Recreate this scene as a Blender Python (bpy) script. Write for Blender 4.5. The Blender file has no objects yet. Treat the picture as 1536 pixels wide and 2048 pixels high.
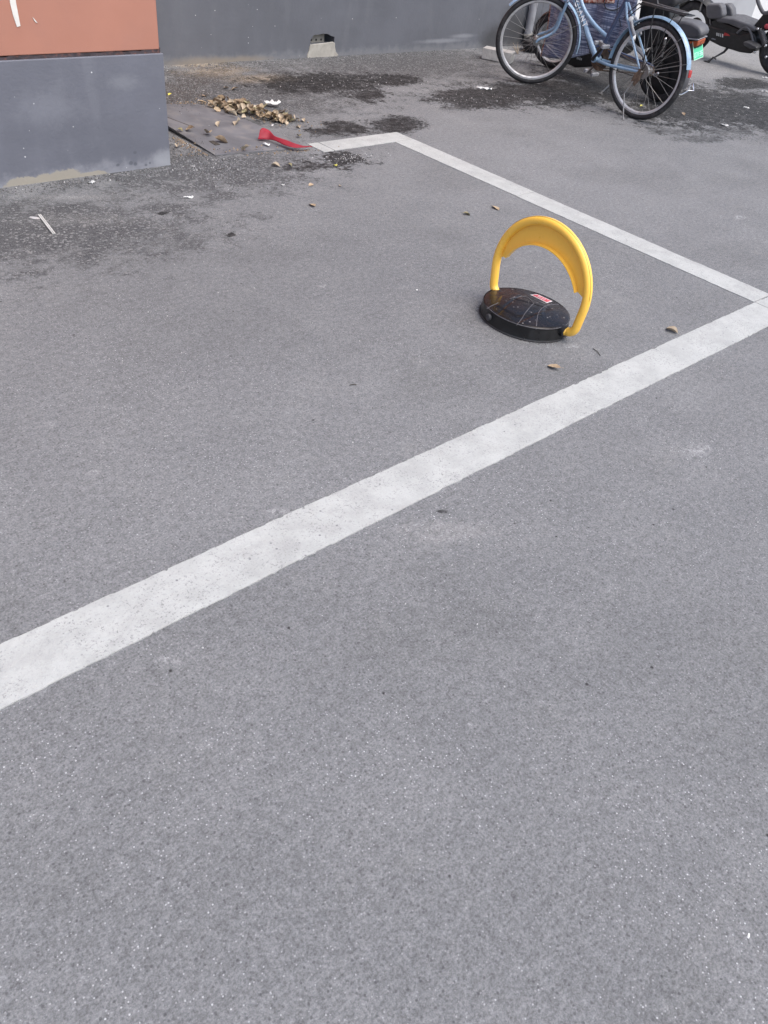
import bpy, bmesh, math, random
from mathutils import Vector, Matrix, noise as mnoise
rnd = random.Random(7)
sc = bpy.context.scene
COL = sc.collection

# ------------------------------------------------------------------ camera, world, sun, exposure
F, PITCH, ROLL, YAW, H = 1548.953, 0.70689, 0.14134, -0.81054, 1.305
cy_, sy_, cp_, sp_ = math.cos(YAW), math.sin(YAW), math.cos(PITCH), math.sin(PITCH)
FWD = Vector((-sy_*cp_, cy_*cp_, -sp_))
R0 = Vector((cy_, sy_, 0)); U0 = R0.cross(FWD)
RIGHT = math.cos(ROLL)*R0 + math.sin(ROLL)*U0
UP = -math.sin(ROLL)*R0 + math.cos(ROLL)*U0
CAMP = Vector((0, 0, H))
cam_data = bpy.data.cameras.new("camera"); cam = bpy.data.objects.new("camera", cam_data); COL.objects.link(cam)
m = Matrix((RIGHT, UP, -FWD)).transposed().to_4x4(); m.translation = CAMP
cam.matrix_world = m
cam_data.sensor_fit = 'VERTICAL'; cam_data.sensor_height = 36; cam_data.lens = F/2048*36
cam_data.clip_start = 0.02; cam_data.clip_end = 300
sc.camera = cam

SUN_EL, SUN_AZ = math.radians(60), math.radians(-78)      # azimuth measured from +X towards +Y
world = bpy.data.worlds.new("World"); sc.world = world; world.use_nodes = True
wn = world.node_tree.nodes; wl = world.node_tree.links
bg = wn["Background"]
sky = wn.new("ShaderNodeTexSky"); sky.sky_type = 'NISHITA'; sky.sun_disc = False
sky.sun_elevation = SUN_EL; sky.sun_rotation = math.radians(90) - SUN_AZ
sky.air_density = 1.0; sky.dust_density = 3.5; sky.ozone_density = 1.0
wl.new(sky.outputs[0], bg.inputs[0]); bg.inputs[1].default_value = 0.15
sun_d = bpy.data.lights.new("sun", 'SUN'); sun = bpy.data.objects.new("sun", sun_d); COL.objects.link(sun)
sun_d.energy = 1.3; sun_d.angle = math.radians(55); sun_d.color = (1.0, 0.99, 0.95)
sd = Vector((math.cos(SUN_EL)*math.cos(SUN_AZ), math.cos(SUN_EL)*math.sin(SUN_AZ), math.sin(SUN_EL)))
sun.rotation_euler = sd.to_track_quat('Z', 'Y').to_euler()
sc.view_settings.view_transform = 'Standard'; sc.view_settings.look = 'None'
sc.view_settings.gamma = 1.0; sc.view_settings.use_curve_mapping = False
sc.view_settings.exposure = 0.93

# ------------------------------------------------------------------ pixel -> world helpers (measured off the photograph)
def ray(px, py): return (px-768)/F*RIGHT - (py-1024)/F*UP + FWD
def G(px, py, z=0.0):
    d = ray(px, py); return CAMP + d*((z-H)/d.z)
def onx(px, py, X):
    d = ray(px, py); return CAMP + d*(X/d.x)
def ony(px, py, Y):
    d = ray(px, py); return CAMP + d*(Y/d.y)

# ------------------------------------------------------------------ mesh builder
class MB:
    def __init__(s): s.v = []; s.f = []
    def add(s, vs, fs):
        o = len(s.v); s.v += [Vector(p) for p in vs]; s.f += [tuple(i+o for i in f) for f in fs]; return s
    def box(s, lo, hi):
        x0, y0, z0 = lo; x1, y1, z1 = hi
        return s.add([(x0,y0,z0),(x1,y0,z0),(x1,y1,z0),(x0,y1,z0),(x0,y0,z1),(x1,y0,z1),(x1,y1,z1),(x0,y1,z1)],
                     [(0,3,2,1),(4,5,6,7),(0,1,5,4),(1,2,6,5),(2,3,7,6),(3,0,4,7)])
    def obox(s, c, dx, dy, dz):
        c, dx, dy, dz = map(Vector, (c, dx, dy, dz))
        vs = [c+a*dx+b*dy+e*dz for e in (-1,1) for a, b in ((-1,-1),(1,-1),(1,1),(-1,1))]
        return s.add(vs, [(0,3,2,1),(4,5,6,7),(0,1,5,4),(1,2,6,5),(2,3,7,6),(3,0,4,7)])
    def tube(s, pts, r, n=10, closed=False, caps=True, sx=1.0, ref=None):
        pts = [Vector(p) for p in pts]; k = len(pts)
        rs = r if isinstance(r, (list, tuple)) else [r]*k
        o = len(s.v); prev = None
        for i, p in enumerate(pts):
            if closed: t = pts[(i+1) % k]-pts[i-1]
            else: t = pts[min(i+1, k-1)]-pts[max(i-1, 0)]
            if t.length < 1e-9: t = Vector((0,0,1))
            t.normalize()
            if prev is None:
                a = Vector(ref) if ref else (Vector((0,0,1)) if abs(t.z) < .9 else Vector((1,0,0)))
            else: a = prev
            u = a - t*a.dot(t)
            if u.length < 1e-6: u = t.orthogonal()
            u.normalize(); w = t.cross(u); prev = u
            for j in range(n):
                q = 2*math.pi*j/n
                s.v.append(p + (u*math.cos(q)*sx + w*math.sin(q))*rs[i])
        m_ = k if closed else k-1
        for i in range(m_):
            for j in range(n):
                a, b = o+i*n+j, o+i*n+(j+1) % n
                c, d = o+((i+1) % k)*n+(j+1) % n, o+((i+1) % k)*n+j
                s.f.append((a, b, c, d))
        if not closed and caps:
            s.f.append(tuple(o+j for j in reversed(range(n)))); s.f.append(tuple(o+(k-1)*n+j for j in range(n)))
        return s
    def lathe(s, prof, c, axis=(0,0,1), n=32, up=None, sx=1.0, sy=1.0, closed=False):
        ax = Vector(axis).normalized(); u = Vector(up).normalized() if up else ax.orthogonal().normalized(); w = ax.cross(u)
        c = Vector(c); o = len(s.v)
        for (r, h) in prof:
            for j in range(n):
                q = 2*math.pi*j/n; s.v.append(c + ax*h + u*(r*math.cos(q)*sx) + w*(r*math.sin(q)*sy))
        m_ = len(prof)
        for i in range(m_ if closed else m_-1):
            i2 = (i+1) % m_
            for j in range(n):
                s.f.append((o+i*n+j, o+i*n+(j+1) % n, o+i2*n+(j+1) % n, o+i2*n+j))
        if not closed:
            if prof[0][0] > 1e-6: s.f.append(tuple(o+j for j in reversed(range(n))))
            if prof[-1][0] > 1e-6: s.f.append(tuple(o+(m_-1)*n+j for j in range(n)))
        return s
    def prism(s, poly, ext):
        """poly: list of 3d points (planar), ext: extrusion vector"""
        poly = [Vector(p) for p in poly]; e = Vector(ext); n = len(poly); o = len(s.v)
        s.v += poly + [p+e for p in poly]
        s.f.append(tuple(o+i for i in reversed(range(n)))); s.f.append(tuple(o+n+i for i in range(n)))
        for i in range(n): s.f.append((o+i, o+(i+1) % n, o+n+(i+1) % n, o+n+i))
        return s
    def grid(s, fn, nu, nv):
        o = len(s.v)
        for i in range(nu+1):
            for j in range(nv+1): s.v.append(Vector(fn(i/nu, j/nv)))
        for i in range(nu):
            for j in range(nv):
                a = o+i*(nv+1)+j; s.f.append((a, a+nv+1, a+nv+2, a+1))
        return s
    def ball(s, c, r, n=12, sc_=(1,1,1), jit=0, seed=0):
        c = Vector(c); rr = random.Random(seed); o = len(s.v); nr = max(4, n//2)
        s.v.append(c+Vector((0,0,r*sc_[2])))
        for i in range(1, nr):
            th = math.pi*i/nr
            for j in range(n):
                ph = 2*math.pi*j/n; k = 1+rr.uniform(-jit, jit)
                s.v.append(c+Vector((math.sin(th)*math.cos(ph)*sc_[0], math.sin(th)*math.sin(ph)*sc_[1], math.cos(th)*sc_[2]))*r*k)
        s.v.append(c-Vector((0,0,r*sc_[2]))); last = len(s.v)-1
        for j in range(n): s.f.append((o, o+1+j, o+1+(j+1) % n)); s.f.append((last, last-n+(j+1) % n, last-n+j))
        for i in range(nr-2):
            for j in range(n):
                a, b = o+1+i*n+j, o+1+i*n+(j+1) % n; s.f.append((a, a+n, b+n, b))
        return s
    def build(s, name, mat, parent=None, smooth=True, bevel=0, subsurf=0, loc=None, angle=35, fix=True, solid=0):
        me = bpy.data.meshes.new(name)
        base = Vector(loc) if loc is not None else (wpos(parent) if parent else Vector((0,0,0)))
        me.from_pydata([v-base for v in s.v], [], s.f); me.update()
        if fix:
            bm = bmesh.new(); bm.from_mesh(me); bmesh.ops.recalc_face_normals(bm, faces=bm.faces); bm.to_mesh(me); bm.free()
        o = bpy.data.objects.new(name, me); COL.objects.link(o)
        if isinstance(mat, (list, tuple)):
            for q in mat: me.materials.append(q)
        else: me.materials.append(mat)
        if smooth:
            me.shade_smooth()
            me.set_sharp_from_angle(angle=math.radians(angle))
        if solid:
            md = o.modifiers.new('solid', 'SOLIDIFY'); md.thickness = solid; md.offset = 0
        if bevel:
            md = o.modifiers.new('bevel', 'BEVEL'); md.width = bevel; md.segments = 3; md.limit_method = 'ANGLE'; md.angle_limit = math.radians(30); md.harden_normals = False
        if subsurf:
            md = o.modifiers.new('sub', 'SUBSURF'); md.levels = subsurf; md.render_levels = subsurf
        if parent:
            o.parent = parent
            o.location = base - wpos(parent)
        else: o.location = base
        WP[o.name] = base
        return o
WP = {}
def wpos(o): return WP[o.name]
def thing(name, label, cat, loc, group=None):
    o = bpy.data.objects.new(name, None); COL.objects.link(o); o.empty_display_size = .05
    o.location = loc; WP[o.name] = Vector(loc); tag(o, label, cat, group); return o
def holder(name, parent, loc):
    o = bpy.data.objects.new(name, None); COL.objects.link(o); o.empty_display_size = .03
    o.parent = parent; o.location = Vector(loc)-wpos(parent); WP[o.name] = Vector(loc); return o
def tag(o, label=None, cat=None, group=None, kind=None):
    if label: o['label'] = label
    if cat: o['category'] = cat
    if group: o['group'] = group
    if kind: o['kind'] = kind
    return o

# ------------------------------------------------------------------ materials
class NT:
    def __init__(s, name):
        s.m = bpy.data.materials.new(name); s.m.use_nodes = True; s.n = s.m.node_tree.nodes; s.l = s.m.node_tree.links
        s.p = s.n["Principled BSDF"]; s.tc = s.n.new("ShaderNodeTexCoord")
    def node(s, t, **kw):
        q = s.n.new(t)
        for k, v in kw.items(): setattr(q, k, v)
        return q
    def inp(s, node, key, val):
        if val is None: return
        if hasattr(val, 'type') and hasattr(val, 'node'): s.l.new(val, node.inputs[key])
        else: node.inputs[key].default_value = val
    def noise(s, scale, detail=4, rough=.55, vec=None, dist=0, dims='3D'):
        q = s.node("ShaderNodeTexNoise", noise_dimensions=dims); s.inp(q, 'Scale', scale); s.inp(q, 'Detail', detail); s.inp(q, 'Roughness', rough); s.inp(q, 'Distortion', dist)
        s.l.new(vec if vec else s.tc.outputs['Object'], q.inputs['Vector']); return q.outputs['Fac']
    def voro(s, scale, vec=None, feature='F1', rand=1.0, dims='3D'):
        q = s.node("ShaderNodeTexVoronoi", feature=feature, voronoi_dimensions=dims); s.inp(q, 'Scale', scale); s.inp(q, 'Randomness', rand)
        s.l.new(vec if vec else s.tc.outputs['Object'], q.inputs['Vector']); return q
    def math(s, op, a, b=None, c=None, clamp=False):
        q = s.node("ShaderNodeMath", operation=op, use_clamp=clamp); s.inp(q, 0, a); s.inp(q, 1, b); s.inp(q, 2, c); return q.outputs[0]
    def ramp(s, v, lo, hi, a=0.0, b=1.0, smooth=True):
        q = s.node("ShaderNodeMapRange", interpolation_type='SMOOTHSTEP' if smooth else 'LINEAR'); s.inp(q, 0, v); s.inp(q, 1, lo); s.inp(q, 2, hi); s.inp(q, 3, a); s.inp(q, 4, b); return q.outputs[0]
    def mix(s, f, a, b, mode='MIX'):
        q = s.node("ShaderNodeMix", data_type='RGBA', blend_type=mode); s.inp(q, 0, f)
        for k, v in ((6, a), (7, b)):
            if isinstance(v, (tuple, list)): q.inputs[k].default_value = (*v[:3], 1)
            elif isinstance(v, (int, float)): q.inputs[k].default_value = (v, v, v, 1)
            else: s.l.new(v, q.inputs[k])
        return q.outputs[2]
    def bump(s, h, strength=.3, dist=.002, nrm=None):
        q = s.node("ShaderNodeBump"); s.inp(q, 'Strength', strength); s.inp(q, 'Distance', dist); s.inp(q, 'Height', h)
        if nrm: s.l.new(nrm, q.inputs['Normal'])
        s.l.new(q.outputs[0], s.p.inputs['Normal']); return q.outputs[0]
    def base(s, c):
        if isinstance(c, (tuple, list)): s.p.inputs['Base Color'].default_value = (*c[:3], 1)
        else: s.l.new(c, s.p.inputs['Base Color'])
    def rough(s, r): s.inp(s.p, 'Roughness', r)
    def sep(s, vec):
        q = s.node("ShaderNodeSeparateXYZ"); s.l.new(vec, q.inputs[0]); return q.outputs

def simple(name, col, rough=.5, metal=0.0, var=.12, vscale=14, dirt=None, dirt_amt=.35, bump=.08, coat=0, spec=None, dscale=30):
    t = NT(name); nz = t.noise(vscale, 5)
    k = t.ramp(nz, .25, .75, 1-var, 1+var)
    c = t.mix(1.0, col, t.node("ShaderNodeCombineColor").outputs[0], 'MULTIPLY')
    mul = c.node
    comb = mul.inputs[7].links[0].from_node
    for i in range(3): t.l.new(k, comb.inputs[i])
    if dirt:
        d = t.ramp(t.noise(dscale, 6, .65), .48, .72, 0, dirt_amt); c = t.mix(d, c, dirt)
    t.base(c); t.rough(t.ramp(t.noise(vscale*2.3, 4), .3, .7, max(rough-.08, .02), min(rough+.1, 1))); t.p.inputs['Metallic'].default_value = metal
    if bump: t.bump(t.noise(vscale*8, 4), bump, .002)
    if coat: t.p.inputs['Coat Weight'].default_value = coat; t.p.inputs['Coat Roughness'].default_value = .12
    if spec is not None: t.p.inputs['Specular IOR Level'].default_value = spec
    return t.m

# --- ground: asphalt with stains and painted shade under the bikes; masks are ellipses in a frame turned by the camera's heading, broken up with noise
RV = Vector((cy_, sy_)); FV = Vector((-sy_, cy_))
def asphalt():
    t = NT("asphalt"); ob = t.tc.outputs['Object']
    mp = t.node("ShaderNodeMapping"); t.l.new(ob, mp.inputs[0]); mp.inputs['Rotation'].default_value = (0, 0, -YAW)
    uv = mp.outputs[0]
    wob = t.noise(7.5, 8, .72); wob2 = t.noise(48, 5, .75)
    su = t.sep(uv)
    def patch(cx, cy, hw, hh, soft=.16, w1=2.0, w2=1.2):
        c = G(cx, cy); l = G(cx-hw, cy-0); r = G(cx+hw, cy); a = G(cx, cy-hh); b = G(cx, cy+hh)
        uvp = lambda p: (p.x*RV.x+p.y*RV.y, p.x*FV.x+p.y*FV.y)
        C = uvp(c); ru = abs(uvp(r)[0]-uvp(l)[0])/2+.001; rv = abs(uvp(a)[1]-uvp(b)[1])/2+.001
        cv = (uvp(a)[1]+uvp(b)[1])/2
        # image-horizontal lines tilt in the ground frame: shear v with u
        sh = (uvp(r)[1]-uvp(l)[1])/(uvp(r)[0]-uvp(l)[0])
        du = t.math('SUBTRACT', su[0], C[0]); dv = t.math('SUBTRACT', su[1], cv)
        dv = t.math('MULTIPLY_ADD', du, -sh, dv)
        x = t.math('MULTIPLY', du, 1/ru); y = t.math('MULTIPLY', dv, 1/rv)
        d = t.math('SQRT', t.math('ADD', t.math('MULTIPLY', x, x), t.math('MULTIPLY', y, y)))
        e = t.math('MULTIPLY_ADD', t.math('SUBTRACT', wob, .5), w1*2, d)
        e = t.math('MULTIPLY_ADD', t.math('SUBTRACT', wob2, .5), w2*2, e)
        return t.ramp(e, 1-soft, 1+soft*.4, 1, 0)
    def union(lst):
        r = None
        for a in lst: r = a if r is None else t.math('MAXIMUM', r, a)
        return r
    L = t.noise(.55, 3); M = t.noise(3.5, 5, .6); Sg = t.noise(180, 3, .8); S2 = t.noise(520, 2, .7); S3 = t.noise(52, 6, .75)
    # height above which aggregate shows
    base = t.mix(t.ramp(L, .3, .7), (.150, .152, .156), (.178, .179, .183))
    base = t.mix(t.ramp(M, .35, .72, 0, .4), base, (.208, .209, .211))
    blot = t.noise(1.1, 7, .68); base = t.mix(t.ramp(blot, .45, .66, 0, .42), base, (.098, .099, .100))
    blot2 = t.noise(4.2, 7, .72); base = t.mix(t.ramp(blot2, .56, .74, 0, .5), base, (.215, .215, .212))
    mps = t.node("ShaderNodeMapping"); t.l.new(ob, mps.inputs[0]); mps.inputs['Rotation'].default_value = (0, 0, .35); mps.inputs['Scale'].default_value = (1.0, 9.0, 1)
    base = t.mix(t.ramp(t.noise(1.4, 6, .7, vec=mps.outputs[0]), .58, .72, 0, .28), base, (.20, .20, .198))
    vd = t.voro(19); vdc = t.sep(vd.outputs['Color'])
    base = t.mix(t.math('MULTIPLY', t.ramp(t.math('MULTIPLY_ADD', wob2, .10, vd.outputs['Distance']), .08, .15, 1, 0), t.ramp(vdc[0], .86, .9)), base, (.035, .034, .034))
    bay = union([patch(250, 700, 700, 260, .8, 1.2), patch(700, 560, 500, 160, .8, 1.2)])
    base = t.mix(t.math('MULTIPLY', bay, .20), base, (.095, .095, .100))
    # darker binder left of the bay, coarse surface near the buildings
    coarse = union([patch(60, 470, 380, 95, .7), patch(400, 345, 240, 60, .6), patch(480, 190, 300, 75, .5), patch(820, 130, 260, 40, .6)])
    base = t.mix(t.math('MULTIPLY', coarse, .62), base, (.075, .075, .079))
    sand = union([patch(430, 143, 75, 16, .7, .9), patch(520, 158, 75, 12, .8, .9), patch(400, 130, 60, 8, .7, .8)])
    base = t.mix(t.math('MULTIPLY', sand, .95), base, (.30, .25, .19))
    brown = patch(375, 175, 60, 60, .7)
    base = t.mix(t.math('MULTIPLY', brown, .6), base, (.085, .066, .055))
    pale = union([patch(150, 440, 120, 14, .8), patch(1430, 120, 140, 40, .6), patch(150, 395, 90, 8, .9), patch(900, 1060, 80, 24, .9), patch(1460, 185, 60, 10, .5)])
    base = t.mix(t.math('MULTIPLY', pale, .4), base, (.27, .265, .26))
    scuff = union([patch(185, 945, 16, 6, .5, .8, .6), patch(645, 572, 10, 5, .5, .6), patch(555, 1023, 24, 7, .6, .9, .6), patch(1480, 435, 13, 4, .4, .6), patch(1145, 692, 20, 5, .6, .9, .7), patch(100, 848, 18, 5, .5, .9, .8), patch(1395, 900, 30, 12, .8), patch(330, 1320, 30, 10, .8), patch(945, 1450, 10, 5, .5, .6)])
    base = t.mix(t.math('MULTIPLY', t.math('MULTIPLY', scuff, t.ramp(wob2, .42, .6)), .5), base, (.40, .40, .40))
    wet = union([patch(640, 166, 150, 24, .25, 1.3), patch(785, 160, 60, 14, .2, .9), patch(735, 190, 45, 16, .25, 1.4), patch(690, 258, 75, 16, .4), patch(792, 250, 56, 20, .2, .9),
                 patch(970, 196, 118, 23, .2, 1.0), patch(685, 318, 62, 18, .4), patch(1120, 186, 190, 28, .3, 1.4), patch(1215, 155, 130, 55, .3, 1.2), patch(1400, 215, 165, 42, .25, 1.4), patch(1500, 222, 110, 42, .3, 1.4),  # patches beneath the bikes also paint in shade, along with wet and dirt
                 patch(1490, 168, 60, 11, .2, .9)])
    streak = union([patch(1350, 262, 60, 7, .3, 1.6, 1.8), patch(1400, 278, 60, 7, .3, 1.6, 1.8), patch(1450, 262, 70, 12, .3, 1.6, 1.8)])
    specks = union([patch(884, 1022, 15, 5, .3, 1.2, 1.0), patch(462, 470, 12, 5, .4, 1.2, 1.0), patch(326, 426, 10, 5, .4, 1.2, 1.0), patch(620, 330, 60, 16, .6)])
    # aggregate grain
    g = t.math('MULTIPLY', t.math('MULTIPLY', t.ramp(Sg, .28, .74, .52, 1.45, False), t.ramp(S2, .3, .7, .86, 1.14, False)), t.ramp(S3, .3, .7, .72, 1.30, False))
    def scl(col, k):
        cc = t.node("ShaderNodeCombineColor"); [t.l.new(k, cc.inputs[i]) for i in range(3)]
        return t.mix(1.0, col, cc.outputs[0], 'MULTIPLY')
    base = scl(base, g)
    v1 = t.voro(175); c1 = t.sep(v1.outputs['Color'])
    fle = t.math('MULTIPLY', t.ramp(v1.outputs['Distance'], .16, .34, 1, 0), t.ramp(c1[0], .66, .74))
    fle = t.math('MULTIPLY', fle, t.ramp(t.noise(1.6, 5, .65), .38, .62, .25, 1))
    base = t.mix(t.math('MULTIPLY', fle, t.ramp(c1[1], 0, 1, .05, .85, False)), base, (.56, .56, .57))
    v2 = t.voro(125); c2 = t.sep(v2.outputs['Color'])
    pit = t.math('MULTIPLY', t.ramp(v2.outputs['Distance'], .14, .42, 1, 0), t.ramp(c2[0], .80, .88))
    base = t.mix(t.math('MULTIPLY', pit, .6), base, (.05, .05, .053))
    # pebble gaps where coarse / wet
    v3 = t.voro(110, feature='DISTANCE_TO_EDGE'); v3c = t.voro(110); c3 = t.sep(v3c.outputs['Color'])
    gap = t.ramp(v3.outputs['Distance'], .0, .16, 1, 0)
    rough_zone = t.math('MAXIMUM', t.math('MULTIPLY', coarse, .75), wet)
    base = t.mix(t.math('MULTIPLY', t.math('MULTIPLY', gap, rough_zone), .9), base, (.022, .022, .024))
    base = t.mix(t.math('MULTIPLY', t.math('MULTIPLY', t.ramp(c3[0], .78, .9), rough_zone), .55), base, (.36, .355, .35))
    wet_shade = t.math('MULTIPLY', t.math('MAXIMUM', t.math('MAXIMUM', wet, t.math('MULTIPLY', streak, .75)), specks), t.ramp(t.noise(20, 5, .7), .35, .6, .74, 1.0))
    base = t.mix(wet_shade, base, scl(base, t.ramp(wet_shade, 0, 1, 1, .12)))
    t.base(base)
    t.rough(t.ramp(wet_shade, 0, 1, .9, .7)); t.p.inputs['Specular IOR Level'].default_value = .32
    hgt = t.math('ADD', t.math('MULTIPLY', Sg, 1.0), t.math('MULTIPLY', t.math('SUBTRACT', 1.0, gap), t.math('MULTIPLY', rough_zone, 1.1)))
    t.bump(hgt, .75, .0035)
    return t.m

def paint_white():
    t = NT("road_paint")
    c = t.mix(t.ramp(t.noise(9, 6, .65), .35, .7), (.405, .412, .398), (.33, .336, .325))
    c = t.mix(t.ramp(t.noise(5, 8, .75), .5, .62, 0, .35), c, (.30, .30, .29))
    wear = t.math('MULTIPLY', t.ramp(t.noise(190, 3, .75), .54, .66), t.ramp(t.noise(7, 6, .7), .38, .62, .25, .95)); c = t.mix(wear, c, (.17, .17, .17))
    mp = t.node("ShaderNodeMapping"); t.l.new(t.tc.outputs['Object'], mp.inputs[0]); mp.inputs['Scale'].default_value = (3, 40, 1); mp.inputs['Rotation'].default_value = (0, 0, .15)
    c = t.mix(t.ramp(t.noise(1.5, 5, .7, vec=mp.outputs[0]), .62, .7, 0, .35), c, (.27, .27, .265))
    c = t.mix(t.ramp(t.noise(20, 6, .75), .55, .72, 0, .35), c, (.27, .27, .27))
    v = t.voro(70); cc = t.sep(v.outputs['Color'])
    c = t.mix(t.math('MULTIPLY', t.ramp(v.outputs['Distance'], .1, .3, 1, 0), t.ramp(cc[0], .93, .96)), c, (.16, .16, .17))
    t.base(c); t.rough(.75); t.bump(t.noise(160, 3, .7), .6, .003)
    return t.m

def wall_paint(name, col, stains=True, light=(.27,.275,.30)):
    t = NT(name); ob = t.sep(t.tc.outputs['Object'])
    c = t.mix(t.ramp(t.noise(2.2, 5, .6), .3, .7), tuple(k*.9 for k in col), tuple(k*1.1 for k in col))
    mp = t.node("ShaderNodeMapping"); t.l.new(t.tc.outputs['Object'], mp.inputs[0]); mp.inputs['Scale'].default_value = (3.0, 3, .7)
    c = t.mix(t.ramp(t.noise(2.5, 5, .6, vec=mp.outputs[0]), .5, .75, 0, .14), c, light)
    mp2 = t.node("ShaderNodeMapping"); t.l.new(t.tc.outputs['Object'], mp2.inputs[0]); mp2.inputs['Scale'].default_value = (1, 1, 3.0)
    c = t.mix(t.ramp(t.noise(6, 6, .7, vec=mp2.outputs[0]), .58, .8, 0, .4), c, tuple(k*.62 for k in col))
    # splashed dust near the foot
    foot = t.ramp(t.math('MULTIPLY_ADD', t.math('SUBTRACT', t.noise(14, 6, .7), .5), .16, ob[2]), .0, .07, 1, 0)
    if stains: c = t.mix(t.math('MULTIPLY', foot, .6), c, light)
    v = t.voro(26); vc = t.sep(v.outputs['Color'])
    c = t.mix(t.math('MULTIPLY', t.ramp(v.outputs['Distance'], .05, .10, 1, 0), t.ramp(vc[0], .90, .92)), c, (.55,.55,.56))
    t.base(c); t.rough(.72); t.bump(t.math('ADD', t.noise(55, 6, .7), t.math('MULTIPLY', t.noise(5, 3), 2.0)), .45, .004)
    return t

M = {}
M['asphalt'] = asphalt()
M['paint'] = paint_white()
wt = wall_paint("grey_wall_paint_near", (.124, .129, .154))
def spots(wt, pts, col, soft=.4, amt=.8, w=.5):
    """irregular stains: pts = (x, z, rx, rz) on a wall facing the camera"""
    t = wt; c = t.p.inputs['Base Color'].links[0].from_socket
    ob = t.sep(t.tc.outputs['Object']); wob = t.noise(11, 8, .78)
    for (x, z, rx, rz) in pts:
        a = t.math('MULTIPLY', t.math('SUBTRACT', ob[0], x), 1/rx); b = t.math('MULTIPLY', t.math('SUBTRACT', ob[2], z), 1/rz)
        d = t.math('SQRT', t.math('ADD', t.math('MULTIPLY', a, a), t.math('MULTIPLY', b, b)))
        d = t.math('MULTIPLY_ADD', t.math('SUBTRACT', wob, .5), w*2, d)
        c = t.mix(t.math('MULTIPLY', t.ramp(d, 1-soft, 1+soft*.3, 1, 0), amt), c, col)
    t.base(c)
NB = Vector((1.95, 3.623, 0)); BB = Vector((4.3, 5.43, 0))
LW = (.34, .35, .375)
def lx(px, py, Y, base):
    p = ony(px, py, Y); return (p.x-base.x, p.z)
nb_st = []
for px, py, rx, rz in ((270, 305, .018, .013), (262, 326, .02, .018), (271, 328, .018, .016), (292, 330, .014, .01), (236, 330, .018, .012), (300, 326, .012, .01)):
    a = lx(px, py, NB.y, NB); nb_st.append((*a, rx*.6, rz*.6))
spots(wt, nb_st, (.07, .075, .09), w=.25, amt=.65)
a = lx(60, 368, NB.y, NB); b = lx(130, 352, NB.y, NB)
spots(wt, [(a[0], 0.0, .12, .034), (b[0], 0.0, .10, .044), ((a[0]+b[0])/2, 0, .12, .036), (b[0]+.12, 0, .1, .02)], (.29, .265, .22), soft=.15, amt=.95, w=.9)
spots(wt, [(-.55, .2, .3, .08), (-.2, .38, .16, .05), (-.35, .1, .3, .05)], (.10, .105, .127), soft=.9, amt=.5, w=1.3)
a = lx(330, 310, NB.y, NB); spots(wt, [(a[0], .035, .07, .05)], (.30, .31, .33), soft=.7, amt=.6, w=.9)
a = lx(90, 190, NB.y, NB); spots(wt, [(a[0], .30, .16, .10)], (.19, .197, .225), soft=.9, amt=.5, w=1.2)
a = lx(250, 165, NB.y, NB); spots(wt, [(a[0], a[1], .10, .04)], (.21, .217, .24), soft=.9, amt=.5, w=1.2)
M['wall_near'] = wt.m
wt2 = wall_paint("grey_wall_paint_back", (.105, .110, .126), light=(.19, .195, .205))
spots(wt2, [(-1.1, .0, .35, .05), (-.75, .0, .3, .04)], (.24, .20, .15), soft=.7, amt=.6)
spots(wt2, [(1.95, .06, .2, .14), (2.2, .15, .22, .2), (2.6, .1, .5, .16)], (.04, .04, .042), soft=.8, amt=.85)
spots(wt2, [(1.3, .07, .35, .02), (1.55, .10, .18, .02)], (.26, .27, .29), soft=.8, amt=.6)
M['wall_back'] = wt2.m
M['orange'] = simple("terracotta_wall_paint", (.37, .168, .118), .75, var=.05, vscale=3, bump=.3, dirt=(.30, .15, .12), dirt_amt=.25, dscale=4)
M['whitewall'] = simple("white_wall_paint", (.62, .62, .62), .7, var=.04, vscale=2, dirt=(.4, .4, .4), dirt_amt=.25)
M['palewall'] = simple("pale_grey_wall_paint", (.33, .335, .35), .7, var=.06, vscale=2, dirt=(.22, .22, .22), dirt_amt=.3, dscale=3)
M['joint'] = simple("tar_joint", (.045, .035, .04), .8, var=.4, vscale=40, dirt=(.18, .07, .05), dirt_amt=.8, dscale=60)
M['cement'] = simple("cement_patch", (.33, .315, .28), .85, var=.15, vscale=18, dirt=(.25, .235, .2), dirt_amt=.5, dscale=14, bump=.6)
M['hollow'] = simple("old_brick", (.25, .235, .205), .85, var=.2)
M['hole'] = simple("cavity_dark", (.02, .02, .02), .9)
M['pvc'] = simple("grey_pipe_plastic", (.26, .265, .285), .45, dirt=(.12, .11, .1), dirt_amt=.4, dscale=10)
M['whitemark'] = simple("white_chalk_paint", (.62, .60, .56), .8, var=.1)
M['board'] = simple("grey_board", (.118, .118, .128), .8, var=.25, vscale=5, dirt=(.19, .175, .165), dirt_amt=.7, dscale=9, bump=.4)
M['soil'] = simple("dark_soil", (.05, .042, .035), .95, var=.4, vscale=60)
M['concrete'] = simple("concrete_block", (.40, .39, .37), .85, var=.15, vscale=18, dirt=(.16, .15, .14), dirt_amt=.5, bump=.5)
M['rubber'] = simple("tyre_rubber", (.022, .021, .023), .75, var=.3, vscale=12, dirt=(.10, .095, .09), dirt_amt=.5, dscale=20)
M['rim'] = simple("dull_alloy", (.55, .545, .55), .42, .3, dirt=(.22, .18, .14), dirt_amt=.5, dscale=35)
M['spoke'] = simple("spoke_steel", (.30, .29, .28), .45, .7)
M['blue'] = simple("blue_bike_paint", (.23, .35, .48), .42, var=.1, dirt=(.17, .20, .24), dirt_amt=.6, dscale=24, coat=.4)
M['navy'] = simple("dark_blue_bike_paint", (.055, .075, .14), .4, dirt=(.15, .15, .17), dirt_amt=.3)
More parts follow.
